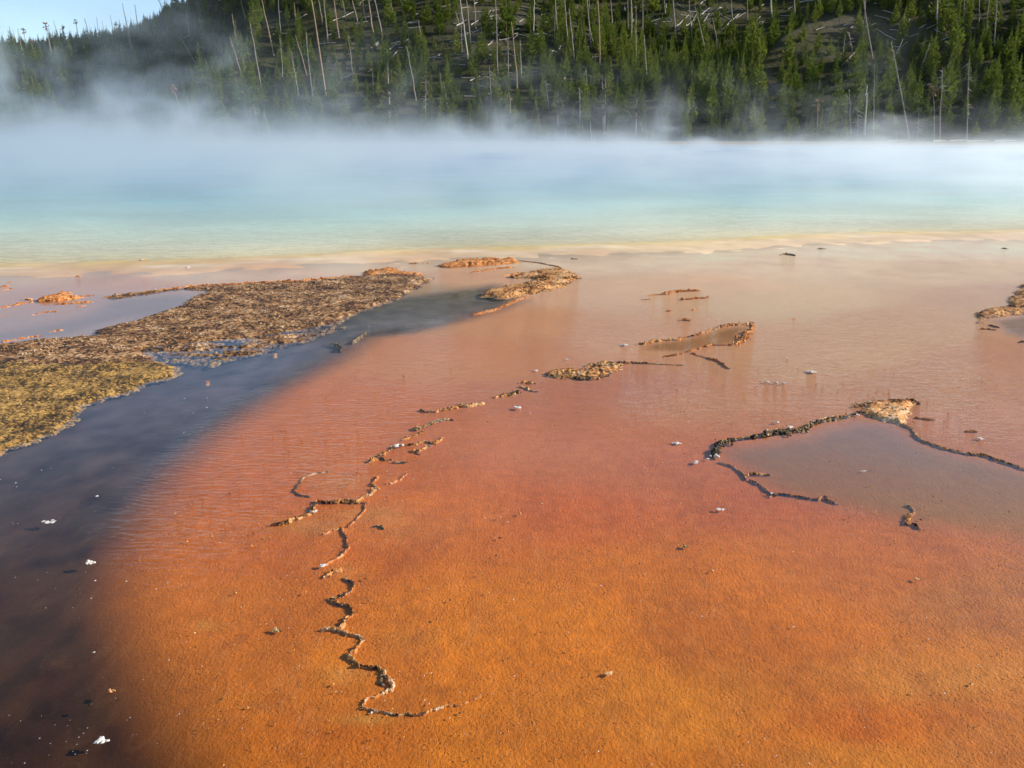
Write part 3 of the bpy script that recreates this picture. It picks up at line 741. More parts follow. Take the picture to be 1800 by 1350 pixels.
ridge([(1138, 638), (1170, 640), (1200, 641)], 2.5, M_mixed, 'hair thin crust thread joining the ledge to the triangular pool', crumbs=.8)
ridge([(862, 698), (882, 696), (900, 691), (914, 686)], 9, M_mixed, 'dark crust strip left of the middle ledge', crumbs=2, chip_mat=M_dark)
ridge([(906, 673), (924, 670), (941, 673)], 7, M_mixed, 'topmost small crust strip left of the middle ledge')
ridge([(911, 679), (926, 681), (931, 685), (944, 688)], 6, M_mixed, 'bent crust scrap between two dark strips')
ridge([(1118, 605), (1150, 600), (1188, 596), (1215, 590), (1240, 583), (1275, 572), (1328, 567)], 8, M_mixed, 'upper crust rim of the triangular orange pool', crumbs=1.6)
ridge([(1326, 568), (1322, 582), (1308, 594), (1298, 604), (1280, 607)], 13, M_orange, 'broad rusty right rim of the triangular orange pool', crumbs=2)
ridge([(1278, 606), (1250, 605), (1222, 613), (1200, 620), (1165, 627)], 6, M_orange, 'lower orange crust rim of the triangular pool', crumbs=1.2)
ridge([(1216, 619), (1240, 627), (1262, 634), (1282, 647)], 7, M_orange, 'crust tail hanging below the triangular pool', crumbs=1.5)
for i, (pts, w, lb) in enumerate([
    ([(1162, 516), (1195, 511), (1231, 510)], 7, 'longest of the rusty crust bars in the beige shallows'),
    ([(1139, 519), (1158, 517), (1178, 516)], 5, 'low crust bar joined to the left of the longest rusty bar'),
    ([(1196, 526), (1222, 524), (1247, 522)], 6, 'rusty crust bar just below the longest one in the beige shallows'),
    ([(1127, 526), (1144, 525)], 4, 'tiny leftmost crust fleck beside the rusty bars'),
    ([(1170, 546), (1181, 545)], 6, 'left one of two crust dots under the rusty bars'),
    ([(1216, 544), (1225, 543)], 6, 'right one of two crust dots under the rusty bars'),
    ([(1194, 563), (1202, 560), (1212, 563)], 8, 'single crust clump above the triangular pool'),
    ([(1392, 560), (1400, 559)], 5, 'lone crust dot right of the triangular pool'),
    ([(1370, 448), (1382, 446), (1398, 449)], 6, 'dark crust fleck close to the pool rim, right of centre'),
    ([(1436, 437), (1453, 437)], 4, 'smaller dark crust fleck close to the pool rim, further right'),
    ([(1003, 455), (1017, 455)], 4, 'dark crust fleck behind the crust tongue'),
    ([(1760, 436), (1772, 437)], 3, 'faint crust fleck by the pool rim near the right edge'),
    ([(716, 464), (733, 463)], 5, 'left crust dash between the bank and the orange shelf'),
    ([(742, 463), (755, 462)], 4, 'right crust dash between the bank and the orange shelf'),
    ([(905, 457), (950, 462), (985, 469)], 3, 'thin crust line between the orange shelf and the tongue'),
    ([(830, 478), (870, 472), (905, 469)], 5, 'orange crust streak below the orange shelf'),
    ([(885, 484), (915, 480), (950, 478)], 6, 'flat orange crust streak on the tongue'),
    ([(0, 541), (40, 532), (75, 527), (100, 521)], 9, 'long orange crust bar at the left edge below the pool'),
    ([(120, 521), (150, 520), (165, 519)], 5, 'orange tip right of the crust hump'),
    ([(96, 535), (130, 532), (165, 530)], 7, 'orange crust bar under the hump'),
    ([(134, 540), (152, 536)], 4, 'short crust dash under the orange bar'),
    ([(56, 553), (80, 548), (102, 547)], 5, 'broken orange crust streak in the left pond'),
    ([(0, 554), (14, 552)], 6, 'orange crust stub at the left edge of the pond'),
    ([(0, 510), (22, 507)], 5, 'lower orange dash at the left edge'),
    ([(0, 504), (17, 502)], 5, 'middle orange dash at the left edge'),
    ([(12, 496), (22, 495)], 5, 'upper orange dash near the left edge'),
    ([(132, 478), (138, 477)], 5, 'upper one of three orange lumps by the left shore'),
    ([(118, 481), (123, 480)], 5, 'left one of three orange lumps by the left shore'),
    ([(131, 487), (142, 485)], 6, 'lower and largest of three orange lumps by the left shore'),
    ([(41, 475), (46, 475)], 4, 'lone brown lump by the left shore'),
    ([(0, 601), (40, 594), (72, 590)], 5, 'orange lip where the left pond meets the bank'),
    ([(84, 583), (112, 579)], 4, 'orange crust sliver in the lower left pond'),
    ([(1722, 578), (1738, 577), (1750, 579)], 7, 'small orange island in front of the right edge bank'),
    ([(1788, 601), (1802, 600)], 6, 'small dark island cut by the right edge'),
    ([(1737, 570), (1757, 575)], 4, 'thin crust splinter under the right edge bank'),
    ([(478, 623), (486, 622)], 5, 'ochre pebble of crust in the blue channel, upper one'),
    ([(361, 671), (367, 670)], 6, 'ochre pebble of crust in the blue channel, lower one'),
    ([(580, 602), (590, 604), (600, 610), (598, 614)], 4, 'small dark hook on the channel shore'),
    ([(620, 600), (634, 590), (645, 583)], 3, 'dark crust thread on the channel shore above the hook'),
    ([(830, 552), (870, 543), (900, 530), (930, 520)], 4, 'thin crust rim between the channel and the tongue')]):
    ridge(pts, w, M_orange if i not in (8, 9, 10, 11, 33, 37, 38) else M_dark, lb, crumbs=1.3, wig=.5)
ridge([(180, 524), (230, 517), (300, 508), (350, 502), (430, 498), (500, 494), (565, 490), (625, 485)], 7, M_orange, 'bright orange back edge of the long brown bank', crumbs=1.2, wig=.6)

# ------------------------------------------------------------ white sinter lumps and scraps
def lump(u, v, wpx, label, mat=M_white, n=7, flat=.5, elong=1.0, ang=0, cat='sinter lump', name='sinter_lump'):
    x, y = G(u, v); W = wpx * y / FPX * .5
    t = rng.normal(0, .4, n) * W * elong
    P = np.stack([x + t * math.cos(ang) + rng.normal(0, .22, n) * W, y + t * math.sin(ang) + rng.normal(0, .3, n) * W, np.abs(rng.normal(0, .12, n)) * W + W * .12], 1)
    lv, lf = lumps(P, W * rng.uniform(.35, .6, n), flat)
    z = lv[:, 2] - lv[:, 2].min() - W * .12
    lv[:, 2] = z
    me = mesh_np(name, lv, lf, smooth=False)
    return obj(name, me, mat, label=label, cat=cat)
lump(157, 990, 20, 'white sinter lump alone in the dark water at the left')
lump(180, 1302, 22, 'long white sinter lump in the bottom left corner', elong=2.0, ang=.35, n=9)
lump(698, 784, 16, 'white sinter lump on the crooked thin ridge', elong=1.6, ang=.3)
lump(908, 718, 14, 'white sinter scrap on the mat below the dark strips')
lump(567, 995, 14, 'white sinter lump at the foot of the crumbly orange ridge')
lump(550, 900, 12, 'white sinter tip on the corner of the zigzag ridge')
lump(1256, 803, 16, 'white sinter knob at the left tip of the grey pool rim', elong=1.3)
lump(1244, 807, 9, 'small white knob left of the grey pool rim')
lump(1224, 813, 14, 'flat pale scrap left of the two white knobs', flat=.2)
lump(1388, 752, 14, 'pale lump on top of the black crust rim')
lump(1366, 743, 9, 'pale fleck above the black crust rim')
lump(1266, 896, 14, 'pale scrap on the orange mat below the grey pool tip', flat=.25)
lump(1427, 654, 16, 'pale star shaped scrap right of centre', flat=.25)
lump(1186, 779, 14, 'left one of the paired pale scraps on the pink mat', flat=.25, elong=1.5)
lump(1349, 672, 10, 'left one of three pale scraps in a row')
lump(1362, 673, 10, 'middle one of three pale scraps in a row')
lump(1378, 674, 10, 'right one of three pale scraps in a row')
lump(996, 633, 10, 'white scrap above the middle crust ledge')
lump(1095, 606, 12, 'white scrap left of the triangular pool', flat=.3)
lump(942, 652, 9, 'white fleck left of the middle crust ledge', flat=.3)
lump(1725, 771, 12, 'white scrap in the pink water below the brown fleck', flat=.3)
lump(1356, 868, 8, 'white knob on the lower shore thread of the grey pool')
lump(1519, 828, 8, 'white fleck floating in the middle of the grey pool', flat=.3)
lump(1070, 1184, 16, 'small tan crust ring lying alone on the orange foreground', mat=M_cream, flat=.35)
lump(1612, 1019, 12, 'grey shell like scrap near the right edge of the orange mat', mat=M_cream, flat=.4)
lump(485, 1109, 18, 'thin dark splinter with pale spots on the orange mat', mat=M_dark, flat=.3, elong=1.8)
lump(1205, 961, 12, 'dark speck on the orange mat right of centre', mat=M_dark, flat=.35)
lump(195, 1215, 12, 'orange brown lump under the dark water, lower left', mat=M_orange, flat=.4)
lump(160, 1238, 12, 'brown lump at the head of a pale crack, lower left', mat=M_bank, flat=.5)
lump(86, 916, 16, 'pale arc of flecks in the dark water', mat=M_white, flat=.12, elong=2.2)
lump(1508, 730, 8, 'pale knob where the black rim meets the apron')
lump(1395, 1102, 6, 'tiny pale grain on the orange mat')
lump(250, 458, 14, 'pale stones on the shoal by the left shore', mat=M_cream, flat=.4)
lump(330, 471, 8, 'pale stone right of the shoal stones', mat=M_white, flat=.4)
lump(47, 526, 13, 'flat pale slab above the long orange bar', mat=M_cream, flat=.3, elong=1.4)
# uncountable white flecks floating on the film of water
def flecks():
    n = 3900
    u = rng.uniform(-120, 1920, n); v = 560 + 820 * rng.random(n) ** .8
    P = np.array([G(a, b) for a, b in zip(u, v)])
    inch = sdist_poly(P[:, 0], P[:, 1], CHANNEL) > .05
    ing = sdist_poly(P[:, 0], P[:, 1], GREY) > 0
    onb = sdist_poly(P[:, 0], P[:, 1], BANK) > -.1
    cl = fbm(P[:, 0] * 2, P[:, 1] * 2, 301, 3)
    pr = np.where(inch, .26, np.where(ing, .28, .10)) * ss(.35, .65, cl) * 1.6
    k = (rng.random(n) < pr) & ~onb
    P = P[k]
    sz = np.exp(rng.normal(math.log(.0030), .45, len(P))) * (P[:, 1] / 5) ** .75
    lv, lf = lumps(np.c_[P, np.full(len(P), .001)], sz, .35, ico=False)
    obj('sinter_flecks', mesh_np('sinter_flecks', lv, lf, smooth=False), M_white, kind='stuff', label='tiny white flecks floating on the runoff')
    n = 5200
    u = rng.uniform(-60, 1860, n); v = 640 + 720 * rng.random(n)
    P = np.array([G(a, b) for a, b in zip(u, v)])
    cl = fbm(P[:, 0] * 1.3, P[:, 1] * 1.3, 401, 3)
    k = (sdist_poly(P[:, 0], P[:, 1], CHANNEL) < -.1) & (rng.random(n) < .2 + .8 * ss(.4, .6, cl))
    P = P[k]
    sz = np.exp(rng.normal(math.log(.0032), .4, len(P))) * (P[:, 1] / 5) ** .6
    lv, lf = lumps(np.c_[P, np.full(len(P), .001)], sz, .8, ico=False)
    obj('mat_grains', mesh_np('mat_grains', lv, lf, smooth=False), M_mixed, kind='stuff', label='tiny brown grains on the orange mat')
flecks()

# ------------------------------------------------------------ pines
ORD = ['first', 'second', 'third', 'fourth', 'fifth', 'sixth', 'seventh', 'eighth', 'ninth', 'tenth', 'eleventh', 'twelfth', 'thirteenth', 'fourteenth', 'fifteenth', 'sixteenth', 'seventeenth', 'eighteenth', 'nineteenth', 'twentieth',
       'twenty-first', 'twenty-second', 'twenty-third', 'twenty-fourth', 'twenty-fifth', 'twenty-sixth', 'twenty-seventh', 'twenty-eighth', 'twenty-ninth', 'thirtieth', 'thirty-first', 'thirty-second', 'thirty-third', 'thirty-fourth', 'thirty-fifth']
def pine_mesh(seed, old=False, sparse=1.0):
    """a lodgepole pine of height 1, radius about 0.17; crown of needle sprays, trunk apart"""
    r = np.random.default_rng(seed)
    V, F = [], []
    levels = 22
    R = r.uniform(.17, .22) * (1.1 if old else 1)
    for i in range(levels):
        t = i / (levels - 1)
        z0 = (.30 if old else .06) + (.95 - (.30 if old else .06)) * t
        rad = R * (1 - t) ** 1.05 * (1 - .35 * (1 - t) ** 6) + .008
        nb = int((9 - 4 * t) * sparse)
        for j in range(nb):
            if r.random() < (.35 if old else .08): continue
            a = r.uniform(0, 2 * math.pi)
            L = rad * r.uniform(.65, 1.25)
            rise = r.uniform(.05, .55) * L
            for q in range(3 if L > .05 else 2):
                f0 = .25 + .3 * q; f1 = min(1.15, f0 + r.uniform(.35, .6))
                a2 = a + r.normal(0, .22)
                ca, sa = math.cos(a2), math.sin(a2)
                w = L * r.uniform(.16, .30)
                zz = z0 + r.normal(0, .008)
                p0 = np.array([ca * L * f0, sa * L * f0, zz - .01 + rise * f0 * f0])
                p1 = np.array([ca * L * f1, sa * L * f1, zz + rise * f1 * f1 + .012])
                side = np.array([-sa, ca, 0]) * w
                up = np.array([0, 0, w * .8])
                m = (p0 + p1) / 2
                b = len(V)
                V += [p0, m + side, p1, m - side, m + up, m - up * .5]
                F += [(b, b + 1, b + 2), (b, b + 2, b + 3), (b, b + 4, b + 2), (b, b + 2, b + 5)]
    b = len(V)
    for j in range(3):
        a = j * 2.1
        V += [np.array([math.cos(a) * .012, math.sin(a) * .012, .93])]
    V += [np.array([0, 0, 1.0])]
    F += [(b, b + 1, b + 3), (b + 1, b + 2, b + 3), (b + 2, b, b + 3)]
    return mesh_np('crown', np.array(V), np.array(F), smooth=False)
def trunk_mesh(r0=.014, h=.95, n=6):
    V, F = [], []
    for k, (z, rr) in enumerate([(-.04, r0 * 1.3), (.05, r0), (h * .5, r0 * .65), (h, r0 * .12)]):
        for j in range(n): V.append((rr * math.cos(j * 2 * math.pi / n), rr * math.sin(j * 2 * math.pi / n), z))
    for k in range(3):
        for j in range(n): F.append((k * n + j, k * n + (j + 1) % n, (k + 1) * n + (j + 1) % n, (k + 1) * n + j))
    return mesh_np('trunk', np.array(V), np.array(F))
CROWNS = [pine_mesh(40 + i) for i in range(6)]
for m_ in CROWNS: m_.materials.append(M_needle)
OLDC = [pine_mesh(90 + i, True, .8) for i in range(2)]
for m_ in OLDC: m_.materials.append(M_needle_old)
TRUNK = trunk_mesh(); TRUNK.materials.append(M_bark)
TRUNK_OLD = trunk_mesh(.018); TRUNK_OLD.materials.append(M_snag)
def place_pine(P, h, label, group=None, old=False, wide=1.0):
    e = obj('pine_tree', None, label=label, cat='pine tree', group=group, loc=P)
    e.rotation_euler = (0, 0, random.uniform(0, 6.28)); e.scale = (h * wide, h * wide, h)
    obj('trunk', TRUNK_OLD if old else TRUNK, parent=e)
    obj('crown', random.choice(OLDC if old else CROWNS), parent=e)
    return e
SPECIAL = [  # base u, base v, top v, wide, old, label
 (686, 240, 118, 1.25, True, 'tall sparse greyish pine with a bare pale trunk, above the mist left of centre'),
 (1117, 240, 150, 1.1, True, 'thin greyish pine behind the mist, right of the pale pole'),
 (1062, 235, 133, 1.0, True, 'ragged old pine between the pale pole and the thin greyish pine'),
 (980, 225, 160, 1.1, True, 'ragged pine left of the pale pole'),
 (1770, 244, 198, 1.2, False, 'lone bright pine on the far shore, left one of the right hand pair'),
 (1794, 243, 196, 1.2, False, 'lone bright pine on the far shore at the right edge'),
 (1713, 245, 211, 1.2, False, 'small bright pine beside the branchy dead trunk on the far shore'),
 (1537, 243, 206, 1.3, False, 'round small pine at the foot of the tall thin trunk'),
 (1454, 240, 200, 1.5, False, 'bushy olive pine on the far shore in the mist'),
 (1487, 240, 210, 1.4, False, 'smaller bushy pine right of the bushy olive pine'),
 (1468, 150, 100, 1.3, False, 'broad pine standing free on the knoll face'),
 (1437, 95, 53, 1.3, False, 'pine left on the bare knoll shoulder, widest of that group'),
 (1459, 98, 67, 1.3, False, 'small pine just right of the widest knoll shoulder pine'),
 (1421, 190, 142, 1.0, False, 'slim pointed pine under the knoll'),
 (1552, 178, 120, 1.1, False, 'tall pine right of the thin upright trunk under the knoll'),
 (1410, 75, 35, 1.0, False, 'pine on the left rim of the knoll'),
 (1388, 92, 60, 1.0, False, 'pine at the low end of the knoll rim'),
 (1616, 50, 8, 1.1, False, 'pine on the right end of the knoll top'),
 (409, 158, 126, 1.2, False, 'broad pine on the near face of the left spur'),
 (437, 168, 122, 1.1, False, 'pine overlapping the foot of the leaning trunk on the left spur'),
 (368, 192, 153, 1.1, False, 'slim pine low on the left spur, above the mist'),
 (386, 200, 164, 1.2, False, 'second pine low on the left spur, right of the slim one'),
 (404, 205, 174, 1.3, False, 'squat pine above the crossbar trunk'),
 (448, 150, 108, 1.0, False, 'narrow pine between the two long leaning trunks'),
 (564, 176, 130, 1.2, False, 'full bright pine right of the long twin topped trunk'),
 (473, 165, 107, 1.2, False, 'tall pine in the middle of the left spur'),
 (118, 138, 122, 1.3, False, 'small sunlit pine in the dark left gully, upper right one'),
 (98, 146, 128, 1.2, False, 'small sunlit pine in the dark left gully, lower left one'),
 (317, 14, 0, 1.3, False, 'pine standing on the skyline left of the twin trunks'),
 (282, 34, 20, 1.6, False, 'dark round pine on the skyline'),
 (255, 55, 28, 1.5, False, 'dark double pine on the skyline saddle'),
]
placed = []
for (bu, bv, tv, wd, old, lb) in SPECIAL:
    P = cast(bu, bv); _, _, dep = proj(P[0], P[1], P[2])
    h = (bv - tv) * float(dep) / FPX * 1.03
    placed.append((P[0], P[1]))
    place_pine(P - np.array([0, 0, .15]), h, lb, None, old, wd)
# the rest of the wood
def sow():
    X, Y = np.meshgrid(np.arange(-330, 260, 2.0), np.arange(122, 345, 2.0))
    x = X.ravel() + rng.uniform(-1.4, 1.4, X.size); y = Y.ravel() + rng.uniform(-1.4, 1.4, X.size)
    r = np.hypot(x, y)
    z = Z(x, y)
    az = np.arctan2(x, y)
    ok = (r > (127 + 2.5 * np.sin(az * 7 + 0.5)) / np.cos(np.clip(az, -1.0, 1.0)) + 1.5) & (r < 345)
    x, y, z = x[ok], y[ok], z[ok]
    u, v, dep = proj(x, y, z)
    d = .42 + .6 * ss(.40, .62, fbm(x / 17, y / 17, 201, 3))
    def reg(cu, cv, su, sv, val, hard=1.0):
        nonlocal d
        w = np.exp(-(((u - cu) / su) ** 2 + ((v - cv) / sv) ** 2) ** 2) * hard
        d = d * (1 - w) + val * w
    reg(850, 50, 130, 60, .30); reg(1240, 28, 95, 34, .12); reg(520, 90, 110, 60, .26); reg(620, 110, 60, 40, .2); reg(1500, 55, 110, 28, .10)
    reg(700, 130, 110, 60, .42); reg(900, 70, 50, 45, .25)
    reg(1080, 120, 130, 90, .92); reg(1260, 120, 80, 60, 1.0); reg(640, 40, 60, 30, .25); reg(300, 110, 90, 90, .75); reg(100, 80, 110, 30, .85); reg(140, 70, 22, 7, .05)
    reg(1720, 170, 110, 60, .8); reg(1700, 60, 90, 60, .8); reg(1480, 130, 90, 50, .35); reg(400, 30, 60, 30, .45); reg(370, 10, 40, 12, .2)
    reg(1000, 225, 480, 24, .85); reg(1640, 205, 260, 26, .75); reg(420, 215, 260, 26, .6); reg(100, 200, 220, 50, .8); reg(1680, 246, 160, 7, .02)
    k = rng.random(len(x)) < d
    x, y, z, u, v, dep = [q[k] for q in (x, y, z, u, v, dep)]
    pl = np.array(placed)
    near = np.array([np.min((pl[:, 0] - a) ** 2 + (pl[:, 1] - b) ** 2) < 7 for a, b in zip(x, y)])
    x, y, z, u, v, dep = [q[~near] for q in (x, y, z, u, v, dep)]
    h = np.exp(rng.normal(math.log(3.8), .34, len(x))) * (0.85 + .35 * fbm(x / 30, y / 30, 210, 2))
    h *= np.where(v > 200, .9, 1) * np.where((u < 340) & (v < 110), .62, 1)
    return x, y, z, u, v, dep, h
x, y, z, u, v, dep, h = sow()
ph = h / dep * FPX
inview = (u > -5) & (u < 1805) & (v - ph < 262) & (v > 3)
# visible from the camera (not behind the spur or the knoll)?
vis = inview.copy()
for f in np.linspace(.45, .985, 28):
    zr = CAMH + (z + h * .8 - CAMH) * f
    vis &= Z(x * f, y * f) < zr
rank = np.argsort(-np.where(vis, ph, 0))
NI = 300 - len(SPECIAL)
ind = rank[:NI]; indset = np.zeros(len(x), bool); indset[ind] = True
def region(a, b):
    if a < 340: return 'young pine in the misty dark gully at the left', 'pines in the left gully'
    if a < 640: return 'young pine on the spur left of centre, among leaning dead trunks', 'pines on the left spur'
    if a < 950: return 'young pine on the middle slope above the mist, left of centre', 'pines on the middle slope'
    if a < 1340: return 'young pine in the dense stand right of centre', 'pines in the dense stand'
    if a < 1600: return 'young pine below the bare knoll', 'pines below the knoll'
    return 'young pine in the dark stand at the far right', 'pines at the far right'
for i in ind:
    lb, gp = region(u[i], v[i])
    pass
cells = {}
for i in ind:
    _, gp = region(u[i], v[i])
    cells.setdefault(gp, []).append(i)
BAND = ['high', 'midway', 'low']
for gp, L_ in cells.items():
    qs = np.quantile(v[L_], [1 / 3, 2 / 3]); mh = np.median(ph[L_])
    sub = {}
    for i in L_: sub.setdefault((int(v[i] > qs[0]) + int(v[i] > qs[1]), bool(ph[i] > mh)), []).append(i)
    for (b_, tall_), S_ in sub.items():
        S_.sort(key=lambda i: u[i])
        for j_, i in enumerate(S_):
            place = gp.replace('pines ', '')
            lb = f"{ORD[j_]} from the left of the {'taller' if tall_ else 'smaller'} young pines {BAND[b_]} {place}"
            place_pine((x[i], y[i], z[i] - .15), h[i], lb, gp, False, rng.uniform(.7, 1.1))
# remaining pines: one stuff object, geometry-node instances
def forest():
    k = ~indset
    V = np.stack([x[k], y[k], z[k] - .15], 1)
    me = bpy.data.meshes.new('pine_forest'); me.vertices.add(len(V)); me.vertices.foreach_set('co', V.astype(np.float32).ravel())
    attr_f(me, 'h', h[k]); attr_f(me, 'rot', rng.uniform(0, 6.28, len(V))); attr_f(me, 'wide', rng.uniform(.7, 1.1, len(V)))
    o = obj('pine_forest', me, kind='stuff', label='remaining young pines covering the hillside')
    src = bpy.data.collections.new('pine_variants')
    for i, cm in enumerate(CROWNS[:5]):
        co = cm.copy(); n0 = len(co.vertices)
        # one joined tree mesh per variant: crown + trunk
        cv = np.empty(n0 * 3, np.float32); cm.vertices.foreach_get('co', cv)
        cf = np.empty(len(cm.polygons) * 3, np.int32); cm.polygons.foreach_get('vertices', cf)
        tv = np.empty(len(TRUNK.vertices) * 3, np.float32); TRUNK.vertices.foreach_get('co', tv)
        tq = np.empty(len(TRUNK.polygons) * 4, np.int32); TRUNK.polygons.foreach_get('vertices', tq); tq = tq.reshape(-1, 4)
        tf = np.concatenate([tq[:, [0, 1, 2]], tq[:, [0, 2, 3]]]) + n0
        j = mesh_np('pine_variant', np.concatenate([cv, tv]).reshape(-1, 3), np.concatenate([cf.reshape(-1, 3), tf]), smooth=False)
        j.materials.append(M_needle); j.materials.append(M_bark)
        mi = np.zeros(len(j.polygons), np.int32); mi[len(cf) // 3:] = 1; j.polygons.foreach_set('material_index', mi)
        so = bpy.data.objects.new('pine_variant', j); src.objects.link(so)
    ng = bpy.data.node_groups.new('forest', 'GeometryNodeTree')
    ng.interface.new_socket('Geometry', in_out='INPUT', socket_type='NodeSocketGeometry')
    ng.interface.new_socket('Geometry', in_out='OUTPUT', socket_type='NodeSocketGeometry')
    N = ng.nodes; L = ng.links
    gi = N.new('NodeGroupInput'); go = N.new('NodeGroupOutput')
    m2p = N.new('GeometryNodeMeshToPoints'); L.new(gi.outputs[0], m2p.inputs[0])
    ci = N.new('GeometryNodeCollectionInfo'); ci.inputs[0].default_value = src; ci.inputs[1].default_value = True; ci.inputs[2].default_value = True
    iop = N.new('GeometryNodeInstanceOnPoints'); L.new(m2p.outputs[0], iop.inputs['Points']); L.new(ci.outputs[0], iop.inputs['Instance'])
    iop.inputs['Pick Instance'].default_value = True
    def na(name):
        a = N.new('GeometryNodeInputNamedAttribute'); a.data_type = 'FLOAT'; a.inputs[0].default_value = name; return a.outputs[0]
    rot = N.new('ShaderNodeCombineXYZ'); L.new(na('rot'), rot.inputs[2]); L.new(rot.outputs[0], iop.inputs['Rotation'])
    mw = N.new('ShaderNodeMath'); mw.operation = 'MULTIPLY'; L.new(na('h'), mw.inputs[0]); L.new(na('wide'), mw.inputs[1])
    sc = N.new('ShaderNodeCombineXYZ'); L.new(mw.outputs[0], sc.inputs[0]); L.new(mw.outputs[0], sc.inputs[1]); L.new(na('h'), sc.inputs[2])
    L.new(sc.outputs[0], iop.inputs['Scale'])
    L.new(iop.outputs[0], go.inputs[0])
    md = o.modifiers.new('forest', 'NODES'); md.node_group = ng
forest()

